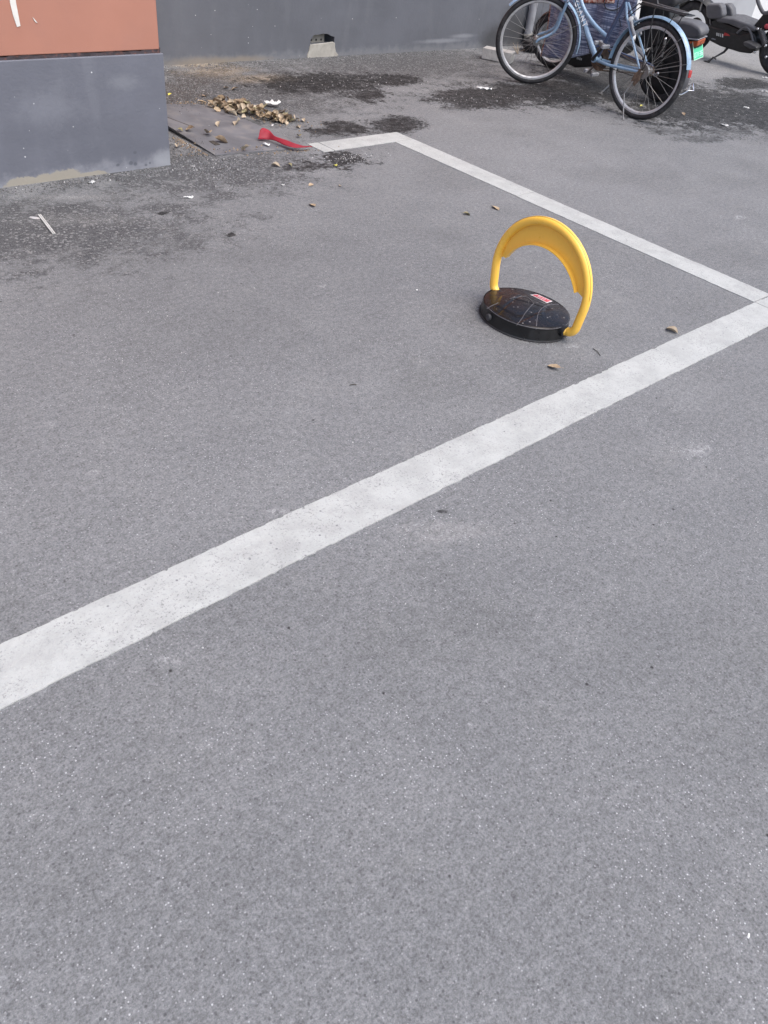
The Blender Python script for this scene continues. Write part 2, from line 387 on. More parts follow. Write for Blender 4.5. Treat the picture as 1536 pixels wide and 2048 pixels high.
M['chrome'] = simple("chrome", (.65, .65, .66), .18, .95, dirt=(.3, .25, .2), dirt_amt=.3)
M['steel'] = simple("dull_steel", (.27, .265, .26), .42, .75, dirt=(.16, .11, .07), dirt_amt=.6)
M['rust'] = simple("rusty_steel", (.125, .085, .06), .85, .1, var=.35, vscale=30, dirt=(.32, .24, .17), dirt_amt=.7)
M['black'] = simple("black_plastic", (.012, .012, .013), .45, var=.2, dirt=(.045, .043, .042), dirt_amt=.3)
M['blackbase'] = simple("black_base_plastic", (.008, .008, .009), .35, var=.2, dirt=(.03, .029, .028), dirt_amt=.2)
M['blackseat'] = simple("black_vinyl", (.045, .045, .048), .5, var=.15, dirt=(.09, .088, .088), dirt_amt=.5, dscale=8)
M['greyseat'] = simple("grey_vinyl", (.085, .085, .092), .55, var=.12, dirt=(.14, .14, .15), dirt_amt=.4, dscale=8)
M['yellow'] = simple("yellow_powder_coat", (.94, .54, .075), .33, var=.03, vscale=6, dirt=(.55, .30, .06), dirt_amt=.14, dscale=40, bump=.03, coat=.35)
M['seam'] = simple("seam_dark", (.18, .10, .01), .6)
M['green'] = simple("green_plate", (.06, .48, .25), .4, var=.05)
M['palegreen'] = simple("pale_green_ink", (.50, .80, .62), .5)
M['white'] = simple("white_plastic", (.62, .62, .61), .5, dirt=(.35, .34, .32), dirt_amt=.4)
M['stickwood'] = simple("bleached_stick", (.46, .45, .43), .7)
M['letterwhite'] = simple("white_lettering", (.8, .8, .8), .5, var=.05)
M['red'] = simple("red_fabric", (.24, .008, .022), .7, var=.15, dirt=(.25, .01, .02), dirt_amt=.5)
M['redlens'] = simple("red_lens", (.35, .03, .03), .25)
M['amber'] = simple("amber_lens", (.36, .085, .03), .3, var=.2)
M['ridge'] = simple("pale_ridge", (.075, .07, .075), .4, var=.3, dirt=(.2, .19, .19), dirt_amt=.5, dscale=50)  # paler grey than the cover
M['pink'] = simple("faded_red_ink", (.50, .06, .08), .6, var=.2)
M['stickerwhite'] = simple("sticker_white", (.66, .60, .60), .5, var=.1)
def leafmat(name, col, col2):
    t = NT(name); c = t.mix(t.ramp(t.noise(30, 4), .3, .7), col, col2)
    c = t.mix(t.ramp(t.noise(220, 3), .5, .8, 0, .4), c, tuple(k*.5 for k in col)); t.base(c); t.rough(.7); t.p.inputs['Specular IOR Level'].default_value = .3
    t.bump(t.noise(90, 3), .4, .002); return t.m
LM = [leafmat("dry_leaf_tan", (.32, .235, .15), (.42, .325, .22)), leafmat("dry_leaf_brown", (.20, .14, .09), (.34, .26, .18)),
      leafmat("dry_leaf_pale", (.36, .29, .21), (.44, .37, .28)), leafmat("dry_leaf_olive", (.22, .20, .11), (.33, .28, .17))]
def lockcover():
    t = NT("glossy_black_lock_cover")
    c = t.mix(t.ramp(t.noise(9, 5), .4, .8, 0, .7), (.010, .009, .010), (.030, .019, .017))
    v = t.voro(75); vc = t.sep(v.outputs['Color'])
    f = t.math('MULTIPLY', t.ramp(v.outputs['Distance'], .16, .3, 1, 0), t.ramp(vc[0], .86, .9))
    c = t.mix(t.math('MULTIPLY', f, t.ramp(vc[1], 0, 1, .1, .8, False)), c, (.32, .30, .29))
    c = t.mix(t.ramp(t.noise(34, 6, .75), .56, .72, 0, .28), c, (.10, .09, .09))
    t.base(c); t.rough(t.ramp(t.noise(30, 5, .7), .4, .75, .2, .55)); t.bump(t.noise(60, 3), .08, .002)
    t.p.inputs['Specular IOR Level'].default_value = .22
    return t.m
M['cover'] = lockcover()
def fabric():
    t = NT("blue_woven_quilt"); ob = t.tc.outputs['Object']
    def wv(scale, ax):
        mp = t.node("ShaderNodeMapping"); t.l.new(ob, mp.inputs[0]); s = [6, 6, 6]; s[ax] = scale; mp.inputs['Scale'].default_value = s
        return t.noise(1.0, 3, .7, vec=mp.outputs[0])
    h = t.ramp(wv(120, 2), .46, .58); v = t.ramp(wv(120, 1), .5, .64)
    c = t.mix(h, (.08, .10, .18), (.36, .39, .50)); c = t.mix(t.math('MULTIPLY', v, .55), c, (.05, .065, .12))
    c = t.mix(t.ramp(t.noise(5, 4), .4, .7, 0, .35), c, (.17, .19, .27))
    t.base(c); t.rough(.85); t.p.inputs['Sheen Weight'].default_value = .3; t.bump(t.noise(120, 3), .5, .003); return t.m
M['fabric'] = fabric()
def patchm():
    t = NT("brown_floral_patch"); c = t.mix(t.ramp(t.noise(60, 4, .7), .45, .55), (.20, .05, .03), (.45, .33, .28)); t.base(c); t.rough(.85); return t.m
M['patch'] = patchm()

# ------------------------------------------------------------------ ground
def sheet(x0, x1, y0, y1, z):
    b = MB(); b.add([(x0,y0,z),(x1,y0,z),(x1,y1,z),(x0,y1,z)], [(0,1,2,3)]); return b
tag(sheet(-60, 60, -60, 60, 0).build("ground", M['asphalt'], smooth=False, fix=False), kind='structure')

Y1, W, X2, Y3 = 1.0336, .1496, 3.333, 3.505
def strip(name, p, d, length, w, z, end0=None):
    """painted band with ragged edges: p start, d unit dir, side to the left"""
    b = MB(); n = int(length/.006); d = Vector(d); s = Vector((-d.y, d.x, 0)); rr = random.Random(name+str(p[0]))
    vs = []; l1 = l2 = 0
    for i in range(n+1):
        q = Vector(p)+d*(length*i/n)
        if rr.random() < .35: l1 = rr.uniform(-.0015, .002)+(rr.random() < .06)*rr.uniform(0, .004)
        if rr.random() < .35: l2 = rr.uniform(-.002, .0015)-(rr.random() < .06)*rr.uniform(0, .004)
        e1 = e2 = 0
        if end0 and i == 0: e2 = end0
        a_ = q+s*l1; b_ = q+s*(w+l2)
        vs += [Vector((a_.x, a_.y, z)), Vector((b_.x, b_.y, z))]
    k = len(vs); b.add(vs+[Vector((v.x, v.y, -.001)) for v in vs], [(2*i, 2*i+2, 2*i+3, 2*i+1) for i in range(n)]+[(k+2*i, k+2*i+2, 2*i+2, 2*i) for i in range(n)]+[(2*i+1, 2*i+3, k+2*i+3, k+2*i+1) for i in range(n)]+[(1, 0, k, k+1), (2*n, 2*n+1, k+2*n+1, k+2*n)])
    return tag(b.build(name, M['paint'], smooth=False, fix=True), kind='structure')
strip("parking_line", (-3.0, Y1, 0), (1, 0, 0), 3.0+X2+.001, W, .0028)
strip("parking_line", (X2+.0045, Y1, 0), (1, 0, 0), W, W, .0028)
ysm = G(1065, 386).y
strip("parking_line", (X2+W, Y1+W+.004, 0), (0, 1, 0), ysm-Y1-W-.004, W, .0028)
strip("parking_line", (X2+W+.003, ysm+.003, 0), (0, 1, 0), Y3-ysm-.005, W, .0028)
xa = G(645, 290).x
strip("parking_line", (xa+.004, Y3, 0), (1, 0, 0), X2+W-xa-.004, W, .0028)
strip("parking_line", (2.812, Y3, 0), (1, 0, 0), xa-2.812-.001, W, .0028)

# ------------------------------------------------------------------ near building (grey plinth, terracotta above)
nbt = thing("painted_building", "building corner with blue-grey plinth under terracotta wall and a white stroke", "building", NB)
def wallgrid(x0, x1, y0, y1, z0, z1, ragged=0):
    b = MB(); b.box((x0, y0, z0), (x1, y1, z1)); return b
wallgrid(-3.0, NB.x, NB.y, 5.428, -.02, .484).build("plinth", M['wall_near'], nbt, bevel=.004)
b = MB(); n = 120; rr = random.Random(3)     # ragged joint strip
top = []; bot = []
for i in range(n+1):
    x = -1.0+(NB.x-.010+1.0)*i/n
    top.append((x, NB.y+.008, .497+rr.uniform(-.003, .003)+(.008 if i > n-4 else 0))); bot.append((x, NB.y+.008, .484))
b.prism(bot+top[::-1], (0, .3, 0)); b.build("joint", M['joint'], nbt, smooth=False)
b = MB(); b.box((-3.0, NB.y+.006, .4985), (NB.x-.014, 5.428, 3.4)); b.build("wall", M['orange'], nbt, bevel=.004)
b = MB()
pm = [ony(*q, NB.y+.004) for q in ((18, -20), (29, -20), (32, 5), (41, 52), (34, 54), (26, 30), (20, 5))]
b.prism(pm, (0, .0015, 0)); b.build("painted_mark", M['whitemark'], nbt, smooth=False)
b = MB()
for q in ((70, 40),):
    c = ony(*q, NB.y+.004); b.prism([c+Vector((-.008, 0, .01)), c+Vector((-.002, 0, .004)), c+Vector((.009, 0, -.01)), c+Vector((.003, 0, -.009)), c+Vector((-.003, 0, -.002))], (0, .0015, 0))
b.build("paint_chip", M['whitemark'], nbt, smooth=False)

# ------------------------------------------------------------------ back building: wall with a weep hole, pale sections to the right
bbt = thing("rear_building", "long grey rear wall with a cement-patched hole, white sections at right", "building", BB)
hx0, hx1, hz0, hz1 = 4.168, 4.400, .090, .150
yb = BB.y; xl, xr = -1.0, 7.6
ZT = .478
b = MB(); b.box((xl, yb, -.02), (hx0, yb+.2, ZT)); b.box((hx1, yb, -.02), (xr, yb+.2, ZT)); b.box((hx0, yb, -.02), (hx1, yb+.2, hz0)); 
# ragged lintel over the hole
pts = [(hx0, yb, ZT), (hx1, yb, ZT), (hx1, yb, hz1-.018), (hx1-.03, yb, hz1-.012), (hx1-.07, yb, hz1+.004), (hx1-.12, yb, hz1+.006), (hx1-.16, yb, hz1+.001), (hx0+.03, yb, hz1), (hx0+.012, yb, hz1-.02), (hx0, yb, hz1-.035)]
b.prism(pts, (0, .2, 0))
b.build("plinth", M['wall_back'], bbt, smooth=False)
b = MB(); b.box((xl, yb+.008, ZT+.02), (xr, yb+.2, 3.6)); b.build("wall", M['orange'], bbt, bevel=.004)
b = MB(); b.box((xl, yb+.012, ZT), (xr, yb+.2, ZT+.02)); b.build("joint", M['joint'], bbt)
# inside of the hole: pale perforated block and dark side
b = MB(); b.box((hx0+.012, yb+.045, hz0-.01), (hx1-.065, yb+.19, hz1+.02)); b.build("hollow_brick", M['hollow'], bbt, smooth=False)
for k in range(3): MB().lathe([(.008, 0), (.008, .004)], (hx0+.04+.048*k, yb+.0435, hz0+.018), (0, 1, 0), 10).build("brick_hole", M['hole'], bbt)
# cement render patch below it
poly = []
rr = random.Random(11)
for (x, z) in ((4.135, -.012), (4.14, .02), (4.150, .045), (4.158, .07), (4.166, .088), (4.22, .091), (4.30, .094), (4.36, .099), (4.385, .100), (4.402, .09), (4.408, .06), (4.42, .03), (4.445, .008), (4.45, -.012)):
    poly.append((x+rr.uniform(-.003, .003), yb-.009, z))
b = MB(); b.prism(poly, (0, .012, 0)); b.build("cement_patch", M['cement'], bbt, smooth=False, bevel=.004)
# pale sections
xa_, xb_ = 9.17, 11.03
b = MB(); b.box((xr+.002, yb+.01, -.02), (xa_, yb+.2, 3.6)); b.build("wall", M['whitewall'], bbt)
b = MB(); b.box((xa_+.002, yb-.005, -.02), (xb_, yb+.2, 3.6)); b.build("wall", M['palewall'], bbt, bevel=.004)
b = MB(); b.box((xb_+.002, yb+.01, -.02), (24, yb+.2, 3.6)); b.build("wall", M['whitewall'], bbt)
# downpipe with outlet bend
t_ = thing("downpipe", "grey drain pipe running down the wall behind the bicycle front wheel", "pipe", (6.69, 5.385, 0))
b = MB(); b.tube([(6.69, 5.385, 3.2), (6.69, 5.385, .10)], .036, 16); b.build("pipe", M['pvc'], t_)
b = MB(); b.tube([(6.69, 5.385, .11), (6.70, 5.384, .075), (6.73, 5.37, .05), (6.79, 5.35, .04)], .041, 16); b.build("outlet_bend", M['cement'], t_)
for z in (.6, 1.8): MB().box((6.645, 5.35, z), (6.735, 5.428, z+.025)).build("bracket", M['steel'], t_)
def cr(ps, t):
    n_ = len(ps)-1; x = t*n_; i = min(int(x), n_-1); f = x-i
    p0, p1, p2, p3 = ps[max(i-1, 0)], ps[i], ps[i+1], ps[min(i+2, n_)]
    return .5*((2*p1)+(p2-p0)*f+(2*p0-5*p1+4*p2-p3)*f*f+(3*p1-p0-3*p2+p3)*f**3)

# ------------------------------------------------------------------ parking lock
LX, LY = 2.286, 1.592
lock = thing("parking_lock", "yellow hooped parking barrier raised on an oval black base", "parking barrier", (LX, LY, 0))
RX, RY, HT = .149, .172, .0515
b = MB()
prof = [(1.045, 0), (1.04, .004), (1.032, .006), (1.03, .008), (1.005, HT-.006), (1.012, HT-.004), (1.012, HT)]
n = 96
for i, (k, z) in enumerate(prof):
    for j in range(n):
        q = 2*math.pi*j/n; b.v.append(Vector((LX+RX*k*math.cos(q), LY+RY*k*math.sin(q), z)))
for i in range(len(prof)-1):
    for j in range(n): b.f.append((i*n+j, i*n+(j+1) % n, (i+1)*n+(j+1) % n, (i+1)*n+j))
b.build("base", M['blackbase'], lock, fix=True)
# domed cover with moulded steps
def cov_h(x, y):
    r = math.hypot(x/RX, y/RY)
    z = HT + .014*(1-min(r, 1)**2)
    # raised central tongue and side lobes, as moulded into the cover
    def st(v, w=.0035): return max(0, min(1, v/w*.5+.5))
    z += .0045*st(.092-(y+.165)) * (1 if True else 0)*st(.5)            # low-y lobe raised
    hexd = max(abs(x+.02)-.085, abs(y-.01)*.86+abs(x+.02)*.5-.085)
    z += .0035*st(-hexd)
    z -= .003*st(.004-abs(y-.055-.25*x), .002)*st(.05+x*-1)
    z -= .003*st(.003-abs(x-.02+.5*(y+.02)), .002)*st(.07-abs(y+.01))
    return z
b = MB(); nr, na = 56, 160
for i in range(1, nr+1):
    k = i/nr
    for j in range(na):
        q = 2*math.pi*j/na; x, y = RX*1.012*k*math.cos(q), RY*1.012*k*math.sin(q)
        e = .0 if k < .97 else (k-.97)/.03*.004
        b.v.append(Vector((LX+x, LY+y, cov_h(x, y)-e)))
b.v.append(Vector((LX, LY, cov_h(0, 0)))); cidx = len(b.v)-1
for j in range(na): b.f.append((cidx, j, (j+1) % na))
for i in range(nr-1):
    for j in range(na): b.f.append((i*na+j, (i+1)*na+j, (i+1)*na+(j+1) % na, i*na+(j+1) % na))
b.build("cover", M['cover'], lock, angle=60)
for rp in ([(1073, 655), (1073, 643), (1076, 630), (1084, 620), (1097, 612), (1118, 607)], [(974, 614), (984, 610), (996, 607)], [(1034, 647), (1042, 639), (1052, 627), (1066, 612)], [(1018, 602), (1030, 599), (1044, 597), (1056, 602), (1066, 612)], [(1050, 588), (1058, 598), (1075, 607), (1100, 611)]):
    q_ = [G(x, y, .058) for x, y in rp]; w3 = []
    for i in range(25):
        p = cr(q_, i/24)
        p.z = cov_h(p.x-LX, p.y-LY)+.0002 if math.hypot((p.x-LX)/RX, (p.y-LY)/RY) < .99 else HT; w3.append(p)
    MB().tube(w3, .0017, 6).build("moulded_ridge", M['ridge'], lock)
b = MB(); b.tube([(LX+RX*1.006*math.cos(a), LY+RY*1.006*math.sin(a), HT+.0002) for a in [math.radians(150+170*i/60) for i in range(61)]], .0016, 6); b.build("rim_edge", M['ridge'], lock)  # paler bead paints in the highlight along the rim
# rubber skirt, keyhole plug, sticker
b = MB(); b.tube([(LX+RX*1.05*math.cos(2*math.pi*j/72), LY+RY*1.05*math.sin(2*math.pi*j/72), .003) for j in range(72)], .003, 6, closed=True); b.build("skirt", M['rubber'], lock)
kp = onx(990, 650, LX-.11)
dirk = Vector((kp.x-LX, (kp.y-LY)*.75, 0)).normalized()
b = MB(); b.lathe([(.0, .0), (.013, 0), (.013, .010), (.010, .012), (.0, .010)], Vector((LX, LY, .026))+Vector((dirk.x*RX*1.0, dirk.y*RY*1.0, 0)), dirk, 20); b.build("key_plug", M['blackseat'], lock)
def topz(x, y): return cov_h(x-LX, y-LY)
sc_pts = [G(1061, 587, .066), G(1076, 584, .066), G(1106, 600, .062), G(1094, 606, .062)]
s0, s1, s2, s3 = sc_pts
def bil(u, v):
    p = s0*(1-u)*(1-v)+s1*(1-u)*v+s2*u*v+s3*u*(1-v); p = p.copy(); p.z = topz(p.x, p.y)+.0012; return p
b = MB(); b.grid(bil, 12, 6); b.build("sticker", M['stickerwhite'], lock, smooth=False, fix=False)
def dec(name, mat, rects, off):
    b = MB()
    for (u0, u1, v0, v1) in rects:
        def fn(a, c): p = bil(u0+(u1-u0)*a, v0+(v1-v0)*c); p.z += off; return p
        b.grid(fn, 4, 2)
    return b.build(name, mat, lock, smooth=False, fix=False)
dec("sticker_print", M['pink'], [(.07, .93, .12, .88)], .0006)
dec("sticker_lettering", M['stickerwhite'], [(.22, .30, .55, .78), (.36, .38, .5, .8), (.33, .42, .68, .73), (.48, .56, .52, .57), (.48, .56, .70, .75), (.52, .54, .5, .8), (.62, .70, .55, .6), (.65, .67, .5, .8), (.76, .84, .62, .67), (.28, .72, .28, .34), (.30, .46, .40, .44), (.52, .78, .40, .44)], .0012)
# hoop
AX, AY, AZ, AR = 2.30, 1.574, .158, .213
pts = [(LX+.006, AY+.135, .036), (LX+.008, AY+.165, .037)]
for k in range(7):
    a = k/6*math.radians(82); pts.append((AX, AY+.168+.036*math.sin(a), .037+.036*(1-math.cos(a))))
def hoop(a): return (AX, AY+AR*math.cos(a), AZ+AR*math.sin(a))
for k in range(0, 49): pts.append(hoop(math.radians(-8+196*k/48)))
for k in range(7):
    a = (1-k/6)*math.radians(82); pts.append((AX, AY-.168-.036*math.sin(a), .037+.036*(1-math.cos(a))))
pts += [(LX+.008, AY-.165, .037), (LX+.006, AY-.135, .036)]
b = MB(); b.tube(pts, .0160, 20, ref=(1, 0, 0)); b.build("hoop", M['yellow'], lock, angle=60)
# crescent panel, dished, with an inner lip turned towards the front
IR = .187; IZ = .100
def inner(a): return (IR*math.cos(a), IZ+IR*math.sin(a))
b = MB()
ci = 60
outer = []; inn = []
a0, a1 = math.radians(4), math.radians(176)
for k in range(ci+1):
    a = a0+(a1-a0)*k/ci
    oy, oz = (AR-.006)*math.cos(a), AZ+(AR-.006)*math.sin(a)
    a_i = math.radians(28)+(math.radians(152)-math.radians(28))*k/ci
    iy, iz = inner(a_i); outer.append((oy, oz)); inn.append((iy, iz))
th = .004
for sgn, xo in ((0, AX+.004), (1, AX+.004+th)):
    for k in range(ci+1):
        b.v.append(Vector((xo, AY+outer[k][0], outer[k][1]))); b.v.append(Vector((xo, AY+inn[k][0], inn[k][1])))
N2 = 2*(ci+1)
for k in range(ci):
    b.f.append((2*k, 2*k+1, 2*k+3, 2*k+2)); b.f.append((N2+2*k, N2+2*k+2, N2+2*k+3, N2+2*k+1))
    b.f.append((2*k+1, N2+2*k+1, N2+2*k+3, 2*k+3)); b.f.append((2*k, 2*k+2, N2+2*k+2, N2+2*k))
b.f.append((0, N2, N2+1, 1)); b.f.append((2*ci, 2*ci+1, N2+2*ci+1, N2+2*ci))
b.build("panel", M['yellow'], lock, angle=40)
b = MB(); o = 0
for k in range(ci+1):
    (iy, iz) = inn[k]; c = Vector((0, iy, iz-IZ)).normalized()
    w_ = .020
    for (dx, dr) in ((.004, 0), (.004-w_, -.001), (.004-w_, .0025), (.004, .0035)):
        b.v.append(Vector((AX+dx, AY+iy+c.y*dr, iz+c.z*dr)))
for k in range(ci):
    for j in range(4): b.f.append((4*k+j, 4*k+4+j, 4*k+4+(j+1) % 4, 4*k+(j+1) % 4))
b.f.append((0, 1, 2, 3)); b.f.append((4*ci+3, 4*ci+2, 4*ci+1, 4*ci))
b.build("panel_lip", M['yellow'], lock, angle=40)
b = MB(); rr = .0162
sp = [Vector(hoop(math.radians(180+8-196*k/60))) for k in range(4, 46)]
sp = [p+Vector((-.35*rr, (p.y-AY)/AR*rr*.93, (p.z-AZ)/AR*rr*.93)) for p in sp]
b.tube(sp, .0008, 5); b.build("seam", M['seam'], lock)
for s in (1, -1):
    MB().lathe([(.021, -.012), (.021, .010), (.017, .012)], (LX+.008, AY+s*.158, .036), (0, s, 0), 20).build("pivot_collar", M['black'], lock)

# ------------------------------------------------------------------ grey board on the ground
bd = thing("board", "worn grey board lying flat beside the building corner under dry leaves", "board", (2.49, 4.05, 0))
rr = random.Random(5)
def boardpoly(z, pts):
    return [Vector((x, y, z)) for x, y in pts]
c_ = [(2.225, 3.665), (2.775, 3.600), (2.715, 4.40), (2.64, 4.52), (2.10, 4.53), (2.12, 3.66+.5)]
c_ = [(2.225, 3.665)] + [(2.225+(2.775-2.225)*i/10, 3.665-.065*i/10+rr.uniform(-.003, .003)) for i in range(1, 10)] + [(2.775, 3.600), (2.745, 4.0), (2.715, 4.38), (2.66, 4.50), (2.40, 4.525), (2.21, 4.53), (2.216, 4.1)]
b = MB(); bz = lambda x, y: .005+.020*max(0, (2.775-x)/.55)*min(1, max(0, (y-3.66)/.25))+.004*max(0, y-4.1)
n_ = len(c_); b.v = [Vector((x, y, bz(x, y)-.0055)) for x, y in c_]+[Vector((x, y, bz(x, y))) for x, y in c_]
b.f = [tuple(reversed(range(n_))), tuple(range(n_, 2*n_))]+[(i, (i+1) % n_, n_+(i+1) % n_, n_+i) for i in range(n_)]
b.build("panel", M['board'], bd, smooth=False, bevel=.0015)
MB().box((2.30, 3.78, 0), (2.33, 4.42, .014)).build("batten", M['soil'], bd)
b = MB(); b.prism([(x, y, bz(x, y)+.0002) for x, y in ((2.262, 4.40), (2.268, 4.40), (2.347, 4.062), (2.341, 4.060))], (0, 0, .0006)); b.build("crack", M['soil'], bd, smooth=False)

# ------------------------------------------------------------------ red ribbon
rb_px = [(518, 270, .040), (524, 268, .045), (537, 270, .040), (548, 276, .036), (560, 281, .034), (575, 287, .030), (590, 292, .026), (605, 295, .018), (624, 298, .008)]
rpts = [G(x, y, z) for x, y, z in rb_px]
b = MB(); k = len(rpts)
wds = [.034, .040, .034, .016, .017, .024, .022, .018, .006]
up_ = [Vector((.5, .3, 1)), Vector((.5, .4, 1)), Vector((.6, .6, .8)), Vector((.6, .5, .9)), Vector((.5, .5, .7)), Vector((.6, .6, .5)), Vector((.6, .6, .4)), Vector((.6, .6, .3)), Vector((.6, .6, .1))]
wv_ = [Vector((w_, 0, 0)) for w_ in wds]
def rib(u, v):
    p = cr(rpts, u); w_ = cr(wv_, u).x; d = cr(up_, u).normalized(); q = p+d*(v-.5)*w_*1.6
    q.z = max(q.z, .022 if q.x < 2.77 else .006); return q
b.grid(rib, 48, 4)
r_ = b.build("ribbon", M['red'], solid=.0015, loc=rpts[3]); tag(r_, "crumpled red fabric ribbon trailing off the edge of the grey board", "ribbon")

# ------------------------------------------------------------------ brick block by the wall
bk = G(962, 118); bd_ = (G(1002, 126)-G(962, 118)); bd_.z = 0; bd_.normalize(); bn = Vector((-bd_.y, bd_.x, 0))
if bn.y < 0: bn = -bn
b = MB(); b.obox(bk+bd_*.13+bn*.06+Vector((0, 0, .045)), bd_*.13, bn*.06, Vector((0, 0, .042)))
o = b.build("concrete_block", M['concrete'], bevel=.005, loc=bk); tag(o, "pale concrete block lying at the foot of the wall behind the bicycle wheel", "block")

# ------------------------------------------------------------------ leaves
def leaf_mesh(name, L, Wd, curl, seed, mat):
    rr = random.Random(seed); b = MB(); nu, nv = 8, 4
    bend = rr.uniform(-.6, .9)*curl; tw = rr.uniform(-.8, .8)*curl
    for i in range(nu+1):
        u = i/nu; w = Wd*math.sin(math.pi*min(1, u*.94+.04))**.75*.5
        for j in range(nv+1):
            v = j/nv*2-1; y = w*v*(1+.12*rr.uniform(-1, 1))
            z = curl*(abs(v)**1.5)*w*.9 + bend*L*.35*(u-.5)**2 + rr.uniform(-1, 1)*L*.014
            a = tw*(u-.5); b.v.append(Vector(((u-.5)*L, y*math.cos(a)-z*math.sin(a), y*math.sin(a)+z*math.cos(a))))
    for i in range(nu):
        for j in range(nv):
            q = i*(nv+1)+j; b.f.append((q, q+nv+1, q+nv+2, q+1))
    o = len(b.v); st = [(L*.5, 0, bend*L*.09), (L*.6, L*.02, bend*L*.1), (L*.74, L*.05, bend*L*.08)]
    b.tube(st, L*.012, 4)
    me = bpy.data.meshes.new(name); me.from_pydata(b.v, [], b.f); me.materials.append(mat); me.shade_smooth(); return me
LMESH = [leaf_mesh("dry_leaf", .052+.020*random.Random(i).random(), .034+.014*random.Random(i+9).random(), [.5, .9, 1.3][i % 3], i, LM[[0, 2, 1, 0, 2, 0, 1, 3][i % 8]]) for i in range(16)]
def leaf(p, label, group=None, k=None, s=1, rot=None, flat=False, name="dry_leaf"):
    me = LMESH[k if k is not None else rnd.randrange(16)]
    o = bpy.data.objects.new(name, me); COL.objects.link(o)
    e = rot or ((rnd.uniform(-.25, .25), rnd.uniform(-.25, .25), rnd.uniform(0, 6.28)) if flat else (rnd.uniform(-.9, .9), rnd.uniform(-.7, .7), rnd.uniform(0, 6.28)))
    o.rotation_euler = e; o.scale = (s, s, s)
    R_ = Matrix.Rotation(e[2], 3, 'Z') @ Matrix.Rotation(e[1], 3, 'Y') @ Matrix.Rotation(e[0], 3, 'X')
    mz = min((R_ @ v.co).z for v in me.vertices)*s
    o.location = (p[0], p[1], p[2]-mz+.0005 if p[2] >= 0 else 0)
    tag(o, label, "leaf", group); return o
heap = []
for i in range(150):
    t = rnd.random(); u = t*t*.35+t*.65
    cx = 430+ (585-430)*u; cy = 211+ (243-211)*u
    hw = 10+22*math.sin(math.pi*min(1, .15+u*.9))
    px = cx+rnd.gauss(0, 8); py = cy+4+rnd.gauss(0, .42)*hw*.42
    hgt = max(0, 1-abs(py-cy)/hw)*.045*math.sin(math.pi*min(1, max(.1, u)))*rnd.random()
    g = G(px, py)
    zb_ = bz(g.x, g.y)+.0005 if (2.22 < g.x < 2.74 and g.y < 4.5) else .001
    leaf((g.x, g.y, zb_+hgt), ("curled tan dry leaf in the thin left tail of the heap" if px < 470 else "curled tan dry leaf in the thick middle of the heap" if px < 530 else "curled tan dry leaf at the right end of the heap beside white paper"), "heap of dry leaves behind the board", s=rnd.uniform(.55, .95))
on_board = [
 (475, 247, "big cupped pale leaf lying alone on the middle of the board", 1.25, 4), (438, 252, "small pale leaf on the board just left of the cupped one", .8, 1),
 (417, 272, "torn pale leaf standing up on the front left of the board", 1.1, 4), (442, 285, "rust brown leaf curled upright near the front edge of the board", 1.0, 2),
 (380, 265, "black shrivelled leaf on the board near the building corner", .8, 6), (491, 299, "pale round leaf at the front edge of the board beside white paper", .9, 1)]
for px, py, lb, s, k in on_board:
    g = G(px, py, .015); leaf((g.x, g.y, bz(g.x, g.y)+.0005), lb, "loose leaves on the board", s=s*.95, k=k)
strew = [
 (551, 333, "pale folded leaf on dark asphalt just in front of the red ribbon", 1.1, 1), (622, 371, "orange brown leaf lying left of the bay line in the row of three", .7, 3), (680, 373, "tiny orange leaf speck right of the orange brown leaf", .5, 3),
 (625, 412, "flat tan leaf with a dark stalk alone on the asphalt left of the barrier", .95, 0), (933, 430, "dark curled leaf lying nearer the barrier of the two above it, left one", .85, 7), (991, 417, "brown leaf with long stalk above the yellow hoop, right one", 1.1, 0),
 (1107, 737, "crumpled brown leaf in front of the black base", .95, 0), (1343, 663, "flat pale tan leaf touching the long white line", 1.25, 4), (598, 275, "greenish pale leaf behind the tail of the red ribbon", .9, 7),
 (606, 243, "pale leaf on asphalt right of the leaf heap", .85, 1), (596, 256, "thin pale leaf between the heap and the white line", .8, 4), (340, 190, "yellow leaf scrap on the gravel next to the building corner", .7, 3),
 (350, 215, "twisted pale leaf on the gravel at the back left corner of the board", 1.1, 4), (371, 213, "round pale leaf at the back edge of the board", .8, 1), (405, 212, "long brown leaf tucked at the back edge of the board", 1.2, 0),
 (470, 180, "long tan leaf lying alone behind the heap", 1.1, 3), (452, 178, "dark tan leaf left of the long tan leaf behind the heap", .9, 0), (410, 193, "nearly black leaf on brown grit behind the board", 1.0, 6),
 (355, 295, "pale folded leaf on gravel in front of the board's left edge", .9, 1), (361, 272, "olive leaf caught against the left edge of the board", .8, 7), (580, 332, "small grey green leaf near the pale folded leaf", .6, 7),
 (1283, 213, "bright yellow green leaf behind the bicycle rear wheel", .7, 7), (671, 332, "yellow narrow leaf on the coarse dark patch under the short line", .7, 3), (1366, 230, "curled dark leaf on the damp ground right of the bicycle rear wheel", .8, 6)]
yl = leafmat("bright_yellow_leaf", (.55, .50, .06), (.65, .62, .18))
for px, py, lb, s, k in strew:
    g = G(px, py); z = bz(g.x, g.y)+.0005 if lb.find('edge of the board') > 0 and g.x > 2.22 and g.y < 4.5 else .0005
    o = leaf((g.x, g.y, z), lb, "leaves scattered over the asphalt", s=s*.72, k=k, flat=True)
    if lb.startswith(('yellow', 'bright yellow')):
        o.data = o.data.copy(); o.data.materials[0] = yl
